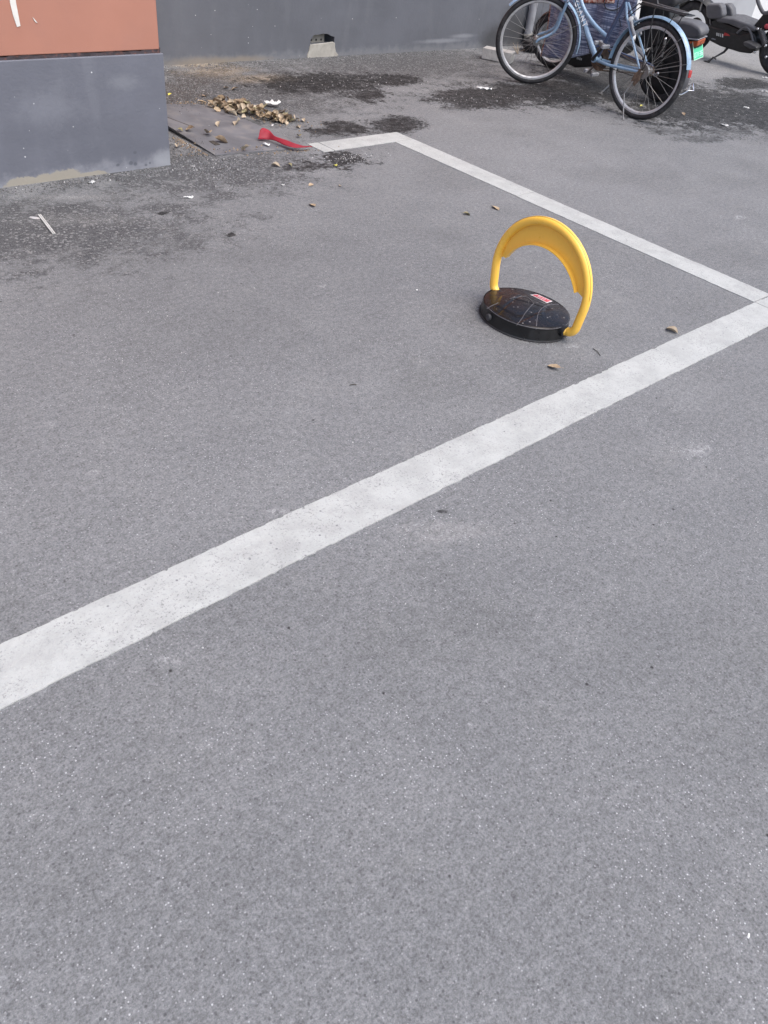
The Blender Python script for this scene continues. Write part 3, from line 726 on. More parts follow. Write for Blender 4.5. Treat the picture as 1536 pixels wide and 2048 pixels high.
# tissue, paper scraps
def scrap(px, py, L, Wd, label, seed, mat='white', crump=.35, z0=.0006, cat="paper scrap", ang=None, name="paper_scrap"):
    rr = random.Random(seed); b = MB(); g = G(px, py); a = ang if ang is not None else rr.uniform(0, 3.1)
    ca, sa = math.cos(a), math.sin(a)
    def fn(u, v):
        x = (u-.5)*L; y = (v-.5)*Wd*(1-.55*abs(u-.5)*2*rr.random()); z = z0+abs(mnoise.noise(Vector((x*90+seed, y*90, 0))))*L*crump
        return (g.x+x*ca-y*sa, g.y+x*sa+y*ca, z)
    b.grid(fn, 7, 5); o = b.build(name, M[mat], loc=(g.x, g.y, 0), solid=.0006)
    return tag(o, label, cat, "bits of white litter")
ihor = math.atan2(RV.y, RV.x)
scrap(968, 178, .115, .04, "crumpled white tissue on the wet patch left of the bicycle", 1, ang=ihor-.1, crump=.25)
scrap(545, 214, .10, .05, "white paper scrap tucked behind the right end of the leaf heap", 2, ang=ihor, z0=.02)
scrap(184, 366, .030, .022, "thick white foam chip at the foot of the terracotta building", 3, crump=.5)
scrap(377, 396, .045, .018, "curved thin white plastic scrap below the board", 4, ang=ihor+.2)
scrap(533, 295, .04, .02, "small white paper flake on the board's front edge, right of the round leaf", 5, z0=.014)
scrap(70, 436, .045, .025, "translucent plastic scrap touching the white stick", 6, mat='rim', crump=.05, ang=ihor)
scrap(566, 371, .022, .016, "small white shell-like chip left of the orange brown leaf", 7, crump=.6)
scrap(545, 251, .025, .014, "tiny white flake just below the leaf heap", 8)
scrap(1530, 157, .06, .02, "white scrap beside the rear scooter's tyre", 9, ang=ihor)
scrap(1530, 184, .06, .015, "flat white scrap on the wet patch at the right edge", 10, ang=ihor)
scrap(1492, 216, .05, .018, "white scrap in the middle of the damp area", 11, ang=ihor)
scrap(1448, 251, .06, .018, "thin white scrap at the lower edge of the damp area", 12, ang=ihor-.2)
scrap(834, 580, .010, .007, "white grain left of the black base", 13)
scrap(1497, 1872, .009, .0035, "pale splinter near the lower right of the driveway", 14)
# white stick pair
a_, b_ = G(79, 430, .004), G(108, 468, .004); d_ = (b_-a_).normalized(); s_ = Vector((-d_.y, d_.x, 0))
st_ = thing("disposable_chopsticks", "pair of joined white disposable chopsticks lying on the asphalt", "chopsticks", ((a_+b_)/2*1.0).to_tuple())
for sgn in (-1, 1):
    b = MB(); b.obox((a_+b_)/2+s_*sgn*.0034+Vector((0, 0, .001)), (b_-a_)/2, s_*.0027, Vector((0, 0, .0026))); b.build("stick", M['stickwood'], st_, bevel=.001)

# ------------------------------------------------------------------ twigs and crumbs of dirt
for px, py, L_, ang_, lb in ((1193, 705, .05, 1.2, "thin dark twig standing out between the base and the long line"), (706, 771, .022, -.5, "short black twig alone in the middle of the bay"), (440, 340, .06, .2, "dark twig on gravel in front of the board")):
    g = G(px, py); d = Vector((math.cos(ang_), math.sin(ang_), 0)); b = MB(); b.tube([g+d*-L_/2+Vector((0,0,.002)), g+Vector((.003, 0, .004)), g+d*L_/2+Vector((0, 0, .002))], .0014, 5)
    tag(b.build("twig", M['soil'], loc=g), lb, "twig")
def chips(name, n, dist, smin, smax, mat, seed):
    """loose stones: each its own small irregular solid"""
    rr = random.Random(seed); b = MB()
    for i in range(n):
        p = dist(rr)
        if p is None: continue
        s = smin+(smax-smin)*rr.random()**2.2
        vs = []
        for a in range(5):
            q = a/5*6.283+rr.uniform(-.4, .4); vs.append(p+Vector((math.cos(q)*s*rr.uniform(.6, 1), math.sin(q)*s*rr.uniform(.6, 1), -.001)))
        tp = [v+Vector((rr.uniform(-.3, .3)*s, rr.uniform(-.3, .3)*s, s*rr.uniform(.5, 1.0)+.001)) for v in vs[:5]]
        c = (tp[0]+tp[1]+tp[2]+tp[3]+tp[4])/5
        tp = [c+(v-c)*.6 for v in tp]
        b.add(vs+tp, [(5,6,7,8,9)]+[(k, (k+1) % 5, 5+(k+1) % 5, 5+k) for k in range(5)])
    o = b.build(name, mat, smooth=False); return o
def pxband(polys):
    def f(rr):
        (x0, y0, x1, y1, sp) = polys[rr.randrange(len(polys))]
        t = rr.gauss(.5, .3); return G(x0+(x1-x0)*t+rr.gauss(0, 14), y0+(y1-y0)*t+rr.gauss(0, 1)*sp*.7)
    return f
def okp(f, zb=True):
    def h(rr):
        for _ in range(8):
            p = f(rr)
            if p.y > 5.425 or (p.x < 1.96 and p.y > 3.615): continue
            if 2.2 < p.x < 2.78 and 3.61 < p.y < 4.53: p.z = .018 if rr.random() < .08 else -5
            if p.z < -1: continue
            return p
        return None
    return h
M['stone'] = simple("grey_grit", (.17, .168, .172), .9, var=.5, vscale=55)
M['stone2'] = simple("dark_grit", (.085, .08, .08), .9, var=.5, vscale=55)
M['stone3'] = simple("pale_grit", (.42, .41, .40), .85, var=.3, vscale=55)
bands = pxband([(0, 385, 340, 335, 9), (345, 190, 350, 300, 30), (330, 140, 620, 118, 7), (620, 118, 960, 100, 5), (345, 150, 420, 190, 22), (380, 300, 480, 330, 14), (330, 330, 500, 360, 22), (350, 215, 400, 215, 10)])
tag(chips("gravel", 5200, okp(bands), .0012, .006, M['stone'], 1), "loose grey grit along the foot of the walls", "gravel", kind='stuff')
tag(chips("gravel", 3000, okp(bands), .0012, .0055, M['stone2'], 2), "loose dark grit along the foot of the walls", "gravel", kind='stuff')
tag(chips("gravel", 420, okp(bands), .001, .0055, M['stone3'], 3), "pale grit among the darker grit by the walls", "gravel", kind='stuff')
wide = pxband([(0, 500, 900, 420, 120), (350, 250, 900, 220, 90), (700, 150, 1500, 260, 60), (200, 1000, 1500, 900, 350), (0, 700, 1500, 600, 200)])
lfb = pxband([(425, 208, 590, 246, 9), (340, 212, 420, 214, 5), (425, 308, 600, 300, 4), (350, 270, 420, 308, 4)])
def ringp(rr):
    a = rr.uniform(0, 6.283); k = 1.07+abs(rr.gauss(0, .03)); return Vector((LX+RX*k*math.cos(a), LY+RY*k*math.sin(a), 0))
tag(chips("grit", 420, ringp, .0007, .0028, M['stone2'], 9), "dark grit trapped round the rim of the black base", "grit", kind='stuff')
tag(chips("leaf_crumbs", 700, okp(lfb), .0015, .008, LM[1], 7), "brown leaf crumbs round the leaf heap and board edges", "leaf crumbs", kind='stuff')
tag(chips("gravel", 900, okp(lfb), .001, .005, M['stone2'], 8), "dark grit gathered round the board edges", "gravel", kind='stuff')
tag(chips("grit", 900, okp(wide), .0008, .0032, M['stone3'], 4), "tiny pale stones strewn over the asphalt", "grit", kind='stuff')
spd = pxband([(870, 195, 1230, 205, 9), (1300, 200, 1536, 215, 22), (1300, 140, 1536, 170, 18), (560, 165, 830, 165, 14), (640, 320, 740, 315, 8)])
tag(chips("grit", 700, okp(spd), .001, .0055, M['stone3'], 6), "pale stones lodged in the damp patches", "grit", kind='stuff')
tag(chips("grit", 500, okp(wide), .0008, .003, M['stone2'], 5), "tiny dark crumbs strewn over the asphalt", "grit", kind='stuff')
# ------------------------------------------------------------------ vehicles
def wheel(parent, C, nrm, R, rt, rimr, name="wheel", spokes=28, tyre='rubber', rim='rim', rimw=.011, hub=(.016, .045), hubmat='steel', steer_up=None):
    C = Vector(C); nrm = Vector(nrm).normalized()
    h = holder(name, parent, C)
    up = Vector((0, 0, 1)); up = (up-nrm*up.dot(nrm)).normalized(); fw = nrm.cross(up)
    prof = []
    for k in range(12):
        q = 2*math.pi*k/12; prof.append((R-rt+rt*math.cos(q), rt*1.0*math.sin(q)))
    MB().lathe(prof, C, nrm, 72, up=up, closed=True).build("tyre", M[tyre], h, loc=C, angle=80)
    ri = rimr; prof = [(ri, -rimw), (ri-.012, -rimw*.95), (ri-.019, -rimw*.3), (ri-.019, rimw*.3), (ri-.012, rimw*.95), (ri, rimw), (ri-.003, rimw*.7), (ri-.006, 0), (ri-.003, -rimw*.7)]
    MB().lathe(prof, C, nrm, 72, up=up, closed=True).build("rim", M[rim], h, loc=C, angle=40)
    hr, hw = hub
    MB().lathe([(.006, -hw-.02), (.006, -hw), (hr*1.5, -hw), (hr*1.5, -hw+.004), (hr, -hw+.012), (hr, hw-.012), (hr*1.5, hw-.004), (hr*1.5, hw), (.006, hw), (.006, hw+.02)], C, nrm, 20, up=up).build("hub", M[hubmat], h, loc=C)
    if spokes:
        me = None
        for k in range(spokes):
            q = 2*math.pi*k/spokes; side = 1 if k % 2 else -1; off = (1 if (k//2) % 2 else -1)*math.radians(52)
            p_in = C+nrm*side*(hw-.004)+(up*math.cos(q+off)+fw*math.sin(q+off))*hr*1.35
            p_out = C+(up*math.cos(q)+fw*math.sin(q))*(ri-.018)
            MB().tube([p_in, p_out], .00115, 5).build("spoke", M['spoke'], h, loc=C)
    return h, up, fw
def arcband(C, nrm, up, R, a0, a1, w, depth, n=40, th=.0015):
    """mudguard: curved cross-section swept about the axle; angles from up, positive towards fw"""
    C = Vector(C); fw = nrm.cross(up); b = MB(); m_ = 7
    secs = []
    for j in range(m_): v = j/(m_-1)*2-1; secs.append((v*w, -depth*v*v))
    for j in reversed(range(m_)): v = j/(m_-1)*2-1; secs.append((v*(w-th), -depth*v*v-th))
    k = len(secs)
    for i in range(n+1):
        a = a0+(a1-a0)*i/n; d = up*math.cos(a)+fw*math.sin(a)
        for (x, r) in secs: b.v.append(C+nrm*x+d*(R+r))
    for i in range(n):
        for j in range(k): b.f.append((i*k+j, (i+1)*k+j, (i+1)*k+(j+1) % k, i*k+(j+1) % k))
    b.f.append(tuple(range(k))); b.f.append(tuple(n*k+j for j in reversed(range(k))))
    return b
rad = math.radians
# ---- blue bicycle
BX = 5.5
bike = thing("bicycle", "light blue step-through bicycle with silver rims and white lettering on the down tube", "bicycle", (BX, 3.8, 0))
RC = Vector((5.4957, 3.3154, .3048))
_, rup, rfw = wheel(bike, RC, (1, 0, .01), .305, .0185, .2715)
lean, yaw, R_ = -.16, -.76, .305
side = Vector((math.cos(yaw), -math.sin(yaw), 0)); upv = Vector((0, 0, 1))*math.cos(lean)+side*math.sin(lean)
FC = Vector((5.4735, 4.322, 0))+upv*R_
fn_ = side*math.cos(lean)-Vector((0, 0, 1))*math.sin(lean)
_, fup, ffw = wheel(bike, FC, fn_, .305, .0185, .2715)
yz = lambda y, z, x=0: Vector((BX+x, y, z))
b = MB()
bbp = yz(3.753, .288)
b.tube([yz(4.12, .665), bbp], .0195, 16)
b.tube([yz(4.105, .60), yz(4.055, .79)], .0185, 14)
b.lathe([(.022, -.036), (.022, .036)], bbp, (1, 0, 0), 18)
cur = [yz(4.075, .735), yz(4.03, .64), yz(3.97, .567), yz(3.90, .519), yz(3.83, .482), yz(3.76, .455), yz(3.70, .435)]
b.tube([cr(cur, i/20) for i in range(21)], .0135, 12)
b.build("frame", M['blue'], bike)
MB().tube([bbp, yz(3.60, .78)], .0145, 14).build("seat_tube", M['navy'], bike)
for s in (-1, 1):
    MB().tube([yz(3.622, .66, s*.012), yz(3.57, .585, s*.035), yz(3.345, .315, s*.055)], [.0085, .0085, .007], 10).build("seat_stay", M['blue'], bike)
    MB().tube([yz(3.72, .285, s*.028), yz(3.60, .282, s*.045), yz(3.335, .298, s*.056)], [.011, .010, .008], 10).build("chain_stay", M['blue'], bike)
    MB().obox(yz(3.325, .303, s*.058), (.0025, 0, 0), (0, .022, 0), (0, 0, .014)).build("dropout", M['rust'], bike, bevel=.003)
    MB().lathe([(.009, 0), (.009, .01), (.006, .018)], yz(3.3154, .305, s*.06), (s, 0, 0), 6).build("axle_nut", M['steel'], bike)
# lettering on the down tube
def letters(txt, size, parent, mat, origin, xdir, ydir, bold=0.0, ext=.0004, name="lettering", space=1.0):
    cu = bpy.data.curves.new(name+'_curve', 'FONT'); cu.body = txt; cu.size = size; cu.extrude = ext; cu.offset = bold; cu.align_x = 'LEFT'; cu.align_y = 'CENTER'; cu.space_character = space
    tmp = bpy.data.objects.new(name+'_tmp', cu); COL.objects.link(tmp); dg = bpy.context.evaluated_depsgraph_get()
    me = bpy.data.meshes.new_from_object(tmp.evaluated_get(dg)); bpy.data.objects.remove(tmp); me.materials.clear(); me.materials.append(mat)
    o = bpy.data.objects.new(name, me); COL.objects.link(o); o.parent = parent
    x = Vector(xdir).normalized(); z = x.cross(Vector(ydir)).normalized(); y = z.cross(x)
    mm = Matrix((x, y, z)).transposed().to_4x4(); mm.translation = Vector(origin)-wpos(parent); o.matrix_local = mm; return o
dt = (bbp-yz(4.12, .665)).normalized(); vdir = -FWD
nrm_t = (Vector((-1, -.55, .35))-dt*Vector((-1, -.55, .35)).dot(dt)).normalized()
ydir = nrm_t.cross(dt)
letters("GIANT", .050, bike, M['letterwhite'], yz(4.045, .589)+nrm_t*.0198+ydir*.003, dt, ydir, bold=.0012, ext=.0012, space=1.35)
# fork
crown = Vector((BX, 4.113, .652)); axd = (Vector((BX, 4.055, .79))-Vector((BX, 4.105, .60))).normalized()
b = MB()
for s in (-1, 1):
    e = FC+fn_*s*.052; t0 = crown+fn_*s*.038-axd*.03
    mid = (t0+e)/2 - ffw*.0 + axd*.02*0
    dirf = (FC-crown); dirf = (dirf-axd*dirf.dot(axd)).normalized()
    b.tube([cr([t0, t0-axd*.12, t0-axd*.24+dirf*.005, e+axd*.03-dirf*.01, e], i/16) for i in range(17)], [.0125-.005*i/16 for i in range(17)], 10)
b.obox(crown-axd*.02, fn_*.05, dirf*.014, axd*.014)
b.tube([crown-axd*.02, crown+axd*.03], .014, 12)
b.build("fork", M['blue'], bike)
# mudguards
sgf = 1 if ffw.y < 0 else -1
arcband(FC, fn_, fup, .333, sgf*rad(-50), sgf*rad(98), .024, .012).build("mudguard", M['blue'], bike, loc=FC, angle=50)
rn = Vector((1, 0, .01)).normalized()
s_ = 1 if rfw.y < 0 else -1       # angle sign that goes towards the rear
arcband(RC, rn, rup, .330, s_*rad(-88), s_*rad(76), .026, .013).build("mudguard", M['blue'], bike, loc=RC, angle=50)
def rpt(a, r, x=0): d = rup*math.cos(a)+rfw*math.sin(a); return RC+d*r+rn*x
e = rpt(s_*rad(79), .331); MB().obox(e+Vector((0, -.003, -.008)), (.018, 0, 0), (0, .004, 0), (0, .003, .022)).build("reflector", M['redlens'], bike, bevel=.004)
for a in (40, 70): 
    for s in (-1, 1):
        q = s_*rad(a); MB().tube([rpt(q, .322, s*.026), RC+rn*s*.062], .0018, 6).build("mudguard_stay", M['spoke'], bike)
for a in (62,):
    sg = 1 if ffw.y < 0 else -1
    for s in (-1, 1):
        d = fup*math.cos(sg*rad(a))+ffw*math.sin(sg*rad(a)); MB().tube([FC+d*.33+fn_*s*.024, FC+fn_*s*.06], .0018, 6).build("mudguard_stay", M['spoke'], bike)
# carrier
b = MB()
for x in (-.055, -.02, .02, .055): b.tube([yz(3.50, .676, x*.7), yz(3.12, .672, x)], .0034, 7)
for y in (3.48, 3.36, 3.24, 3.13): b.tube([yz(y, .671, -.056), yz(y, .671, .056)], .0034, 7)
b.tube([yz(3.12, .672, -.055), yz(3.11, .672, 0), yz(3.12, .672, .055)], .004, 8)
for s in (-1, 1):
    b.tube([yz(3.50, .676, s*.038), yz(3.56, .62, s*.03), yz(3.60, .57, s*.02)], .0035, 7)
    b.tube([yz(3.36, .67, s*.056), RC+rn*s*.066], .0042, 7)
    b.tube([yz(3.20, .67, s*.056), yz(3.24, .55, s*.058), RC+rn*s*.066], .003, 7)
b.build("carrier", M['black'], bike)
b = MB()
lp = [yz(3.50, .69, -.03)] + [yz(3.455+.05*math.cos(a), .70+.035*math.sin(a), -.03+.06*k/14) for k, a in ((k, math.pi*k/14) for k in range(15))] + [yz(3.40, .69, .03)]
b.tube(lp, .0032, 8); b.tube([yz(3.40, .69, .03), yz(3.16, .683, .03), yz(3.14, .683, 0), yz(3.16, .683, -.03), yz(3.48, .69, -.03)], .0032, 8)
b.build("spring_clip", M['steel'], bike)
# horseshoe lock
cU = rpt(-s_*rad(38), .285); rd = (cU-RC).normalized()
b = MB(); b.tube([cU+rn*(-.042)*math.cos(a)+rd*(.075*math.sin(a)) for a in [rad(-35+250*k/24) for k in range(25)]], .0105, 10); b.build("wheel_lock", M['pvc'], bike)
MB().lathe([(.016, 0), (.016, .012), (.009, .016)], cU+rd*.062+rn*(-.03), (-1, -.3, .3), 18).build("lock_cylinder", M['white'], bike)
# drivetrain
for s in (-1, 1):
    d = Vector((0, -.62, .78)) if s < 0 else Vector((0, .62, -.78))
    p0 = bbp+Vector((s*.052, 0, 0)); p1 = p0+d*.145+Vector((s*.012, 0, 0))
    MB().tube([bbp, p0, p1], [.012, .012, .009], 10).build("crank", M['black'] if s < 0 else M['steel'], bike)
    ph = holder("pedal", bike, p1+Vector((s*.045, 0, 0)))
    pc = p1+Vector((s*.045, 0, 0))
    MB().obox(pc, (.008, 0, 0), (0, .042, .01), (0, -.003, .012)).build("pedal_core", M['steel'], ph, bevel=.003)
    for k in (-1, 1):
        MB().obox(pc+Vector((0, k*.034, .006*k)), (.042, 0, 0), (0, .009, .002), (0, -.002, .011)).build("pedal_pad", M['pvc'], ph, bevel=.003)
b = MB(); b.lathe([(.03, -.003), (.075, -.003), (.078, 0), (.075, .003), (.03, .003)], bbp+Vector((.045, 0, 0)), (1, 0, 0), 40, closed=True); b.build("chainring", M['rust'], bike)
poly = [yz(y, z, .045) for y, z in ((3.83, .33), (3.80, .365), (3.74, .37), (3.34, .345), (3.31, .335), (3.32, .325), (3.72, .345), (3.77, .345), (3.80, .31))]
MB().prism(poly, (.022, 0, 0)).build("chain_guard", M['navy'], bike, bevel=.003)
b = MB()
for (z0, z1) in ((.362, .328), (.214, .282)): b.tube([yz(3.753, z0, .045), yz(3.3154, z1, .045)], .0042, 6)
b.build("chain", M['rust'], bike)
MB().lathe([(.012, -.006), (.03, -.004), (.03, .004), (.012, .006)], RC+Vector((.045, 0, 0)), (1, 0, 0), 20).build("sprocket", M['rust'], bike)
MB().lathe([(.02, -.012), (.045, -.010), (.047, .0), (.045, .010), (.02, .012)], RC+Vector((-.04, 0, 0)), (1, 0, 0), 32).build("brake_drum", M['steel'], bike)
MB().prism([yz(3.34, .31, -.066), yz(3.37, .28, -.066), yz(3.38, .235, -.066), yz(3.345, .205, -.066), yz(3.315, .25, -.066), yz(3.31, .30, -.066)], (.004, 0, 0)).build("stand_bracket", M['rust'], bike, bevel=.003)
gk = G(1246, 240, .003)
MB().tube([yz(3.36, .235, -.07), yz(3.39, .15, -.09), gk], [.0055, .005, .0045], 8).build("kickstand", M['steel'], bike)
# brake, cables
MB().tube([crown-axd*.02-dirf*.02+fn_*-.04, crown-axd*.06-fn_*.05, crown-axd*.085-fn_*.03], .006, 8).build("brake_caliper", M['chrome'], bike)
MB().tube([cr([yz(3.97, .88, -.1), yz(4.12, .80, -.05), yz(4.11, .69, -.02), yz(3.95, .50, -.02), yz(3.76, .27, -.01), yz(3.55, .262, -.03), yz(3.37, .262, -.05)], i/40) for i in range(41)], .0025, 6).build("brake_cable", M['black'], bike)
# cockpit and saddle (above the photograph's edge)
st = yz(4.055, .79); stt = st+axd*.14
MB().tube([st, stt], .0115, 12).build("stem", M['chrome'], bike)
hf = fn_.copy(); hf.z = 0; hf.normalize(); back = Vector((-hf.y, hf.x, 0)); back = back if back.y < 0 else -back
hb = [stt+hf*.30+back*.20+Vector((0, 0, .05)), stt+hf*.29+back*.08+Vector((0, 0, .06)), stt+hf*.2-back*.0+Vector((0, 0, .06)), stt+hf*.06, stt-hf*.06, stt-hf*.2+Vector((0, 0, .06)), stt-hf*.29+back*.08+Vector((0, 0, .06)), stt-hf*.30+back*.20+Vector((0, 0, .05))]
MB().tube([cr(hb, i/40) for i in range(41)], .011, 10).build("handlebar", M['chrome'], bike)
for e0, e1 in ((hb[0], hb[1]), (hb[-1], hb[-2])): MB().tube([e0, e0*.1+e1*.9], .016, 12).build("grip", M['black'], bike)
for s in (1, -1): MB().tube([stt+s*hf*.24+Vector((0, 0, .05))-back*.03, stt+s*hf*.25+back*.09-back*.03+Vector((0, 0, .02))], .005, 8).build("brake_lever", M['chrome'], bike)
MB().tube([yz(3.60, .78), yz(3.585, .83)], .0125, 12).build("seat_post", M['chrome'], bike)
def saddle(c, L, Wd, Hh, name, mat, parent, nose=.35):
    b = MB()
    def fn(u, v):
        w = Wd*.5*(nose+(1-nose)*(1-u)**1.2); a = math.pi*v; y = (u-.5)*L
        return (c.x+w*math.cos(a), c.y+y, c.z+Hh*math.sin(a)**.7*(1-.25*u) - (.004 if v in (0, 1) else 0))
    b.grid(fn, 14, 14); return b.build(name, mat, parent, solid=.006)
saddle(yz(3.565, .83), .26, .20, .055, "saddle", M['blackseat'], bike)

# ---- leaning electric vehicles
class Lean:
    def __init__(s, B, th): s.B = Vector(B); s.th = th; s.u = Vector((math.sin(th), 0, math.cos(th))); s.n = Vector((math.cos(th), 0, -math.sin(th)))
    def q(s, px, py, dx=0):
        d = ray(px, py); t = (dx+(s.B-CAMP).dot(s.n))/d.dot(s.n); P = CAMP+d*t-s.B
        return s.B+Vector((dx, P.y, P.dot(s.u)))
    def world(s, P):
        L = Vector(P)-s.B; return s.B+s.n*L.x+Vector((0, L.y, 0))+s.u*L.z
    def inv(s, P):
        L = Vector(P)-s.B; return s.B+Vector((L.dot(s.n), L.y, L.dot(s.u)))
    def side(s, pts, dx0, dx1): return MB().prism([s.q(x, y, dx0) for x, y in pts], (dx1-dx0, 0, 0))
E1 = Lean((6.20, 4.0, 0), -.17)
eb = thing("electric_bike", "black electric bike with green licence plate and grey pillion seat, leaning behind the bicycle", "electric bike", E1.B)
eb.rotation_euler = (0, E1.th, 0)
B1 = E1.B
def L1(dx, y, z): return Vector((B1.x+dx, y, z))
wheel(eb, L1(0, 3.585, .205), (1, 0, 0), .205, .03, .165, spokes=0, rimw=.02, rim='black', hub=(.06, .05), hubmat='black')
wheel(eb, L1(0, 4.665, .205), (math.cos(.25), math.sin(.25), 0), .205, .026, .168, spokes=16, rimw=.016, rim='rim', hub=(.03, .04))
E1.side([(1327, 42), (1341, 38), (1383, 46), (1398, 55), (1403, 66), (1399, 76), (1383, 78), (1341, 72), (1329, 62)], -.06, .055).build("pillion_seat", M['greyseat'], eb, bevel=.018, smooth=True)
E1.side([(1336, 70), (1397, 79), (1395, 82), (1337, 74)], -.063, .058).build("seat_rim", M['pvc'], eb, bevel=.004)
E1.side([(1329, 72), (1391, 82), (1389, 98), (1375, 104), (1341, 96), (1321, 90)], -.055, .05).build("tail_body", M['black'], eb, bevel=.012)
E1.side([(1378, 83), (1397, 82), (1393, 93), (1377, 98)], -.058, .04).build("tail_light", M['amber'], eb, bevel=.006)
E1.side([(1268, -30), (1340, -22), (1352, -8), (1350, 8), (1338, 16), (1308, 16), (1275, 0), (1264, -14)], -.11, .11).build("saddle", M['blackseat'], eb, bevel=.025)
E1.side([(1282, 2), (1338, 14), (1340, 34), (1332, 62), (1318, 90), (1285, 100), (1268, 88), (1276, 40)], -.06, .07).build("battery_box", M['black'], eb, bevel=.012)
# rear arch and frame rails
MB().lathe([(.05, -.022), (.16, -.012), (.165, .0), (.16, .012), (.05, .022)], L1(0, 3.585, .205), (1, 0, 0), 40, closed=True).build("wheel_disc", M['black'], eb)
C1 = L1(0, 3.585, .205)
arcband(C1, Vector((1, 0, 0)), Vector((0, 0, 1)), .235, rad(-10), rad(105) if Vector((1,0,0)).cross(Vector((0,0,1))).y < 0 else rad(-105), .05, .02).build("mudguard", M['greyseat'], eb, loc=C1, angle=50)
for dx in (-.09, .09):
    MB().tube([E1.q(1222, 70, dx), E1.q(1243, 78, dx), E1.q(1268, 90, dx), E1.q(1291, 116, dx)], .014, 10).build("frame_rail", M['pvc'], eb)
    MB().tube([E1.q(1232, 106, dx), E1.q(1262, 120, dx), E1.q(1282, 128, dx), C1+Vector((dx, 0, 0))], .012, 10).build("swing_arm", M['steel'], eb)
    top_, bot_ = E1.q(1331, 78, dx), C1+Vector((dx, -.02, .02))
    sh = holder("shock_absorber", eb, (top_+bot_)/2)
    MB().tube([top_, (top_+bot_)/2], .011, 10).build("shock_body", M['steel'], sh)
    b = MB(); dd = (bot_-top_); ax_ = dd.normalized(); e1 = ax_.orthogonal().normalized(); e2 = ax_.cross(e1)
    b.tube([top_+dd*(.15+.7*i/90)+(e1*math.cos(i*.56)+e2*math.sin(i*.56))*.018 for i in range(91)], .003, 5); b.build("coil", M['black'], sh)
    MB().ball(top_, .013, 12).build("cap_nut", M['chrome'], sh); MB().ball(bot_, .014, 12).build("cap_nut", M['chrome'], sh)
E1.side([(1120, 104), (1215, 88), (1240, 96), (1228, 118), (1185, 134), (1150, 136), (1120, 122)], -.12, .12).build("footboard", M['black'], eb, bevel=.012)
bq = E1.q(1158, 117, -.1215); 
for k in range(4): MB().obox(bq+Vector((0, .018-.014*k, 0)), (.0008, 0, 0), (0, .0045, 0), (0, 0, .007 if k % 2 else .009)).build("badge", M['white'], eb)
MB().tube([L1(0, 4.62, .23), L1(0, 4.56, .42), L1(0, 4.50, .72), L1(0, 4.47, .92)], .019, 12).build("steering_column", M['black'], eb)
for s in (-1, 1): MB().tube([L1(s*.045, 4.665, .205), L1(s*.045, 4.60, .42), L1(0, 4.57, .45)], .011, 8).build("fork_leg", M['black'], eb)
MB().tube([L1(-.30, 4.36, .95), L1(-.2, 4.44, .97), L1(0, 4.47, .93), L1(.2, 4.44, .97), L1(.30, 4.36, .95)], .012, 10).build("handlebar", M['black'], eb)
C1f = L1(0, 4.665, .205)
arcband(C1f, Vector((1, 0, 0)), Vector((0, 0, 1)), .228, rad(-70), rad(70), .04, .015).build("mudguard", M['black'], eb, loc=C1f, angle=50)
g_ = E1.inv(G(1200, 188, .004)); MB().tube([E1.q(1240, 130, -.1), E1.q(1224, 165, -.1), g_], .006, 8).build("side_stand", M['steel'], eb); MB().obox(g_+Vector((0, 0, .003)), (.012, 0, 0), (0, .018, 0), (0, 0, .003)).build("stand_foot", M['steel'], eb)
# licence plate
pc = E1.q(1396, 99, 0); pl = holder("licence_plate", eb, pc)
pu = Vector((0, -.38, -.93)).normalized(); px_ = Vector((1, 0, 0)); pn = px_.cross(pu)
if pn.y > 0: pn = -pn
hw, hh = .060, .062
def plate(o0, w, h, d, mat, name): MB().obox(pc+pn*o0, px_*w, pu*h, pn*d).build(name, mat, pl, bevel=.0008)
plate(0, hw, hh, .0014, M['palegreen'], "plate_border"); plate(.001, hw-.004, hh-.004, .0012, M['green'], "plate_face")
def glyph(cx, cy, w, h, strokes, mat):
    for (x0, y0, x1, y1) in strokes:
        a = pc+pn*.0026+px_*(cx+(x0-.5)*w)+pu*(cy+(y0-.5)*h); c = pc+pn*.0026+px_*(cx+(x1-.5)*w)+pu*(cy+(y1-.5)*h)
        d = c-a; l = d.length; d.normalize(); w_ = pn.cross(d); MB().obox((a+c)/2, d*(l/2+.0015), w_*.0021, pn*.0003).build("glyph", mat, pl, smooth=False)
glyph(-.018, -.028, .026, .032, [(0, 0, .5, .4), (1, 0, .5, .4), (.5, .4, .5, 1)], M['palegreen'])
glyph(.018, -.028, .026, .032, [(0, 0, 1, 0), (.5, 0, .5, 1), (0, .5, 1, .5), (1, .1, 1, .4)], M['palegreen'])
for k in range(5): glyph(-.042+.021*k, .030, .013, .028, [[(0,0,1,0),(1,0,1,1),(0,0,0,1),(0,1,1,1)],[(0,0,1,0),(1,0,.4,1)],[(.5,0,.5,1)],[(0,0,1,0),(0,.5,1,.5),(0,1,1,1),(1,0,1,1)],[(0,0,0,1),(0,1,1,1),(0,.5,1,.5),(1,.5,1,1),(0,0,1,0)]][k], M['palegreen'])
MB().obox(pc-pn*.012+px_*-.02, px_*.05, pu*.055, pn*.006).build("plate_bracket", M['black'], pl, bevel=.003)
# chrome guard low at the back
gp = [(1312, 160, .09), (1325, 180, .07), (1333, 189, .06), (1352, 189, .055), (1362, 190, .05), (1375, 183, .06), (1381, 170, .08), (1386, 168, .09), (1387, 182, .05), (1372, 181, .05)]
MB().tube([E1.inv(G(x, y, z)) for x, y, z in gp], .0055, 8).build("chrome_guard", M['chrome'], eb)
MB().tube([E1.inv(G(1333, 189, .06)), E1.inv(G(1333, 200, .004))], .006, 8).build("guard_foot", M['chrome'], eb)
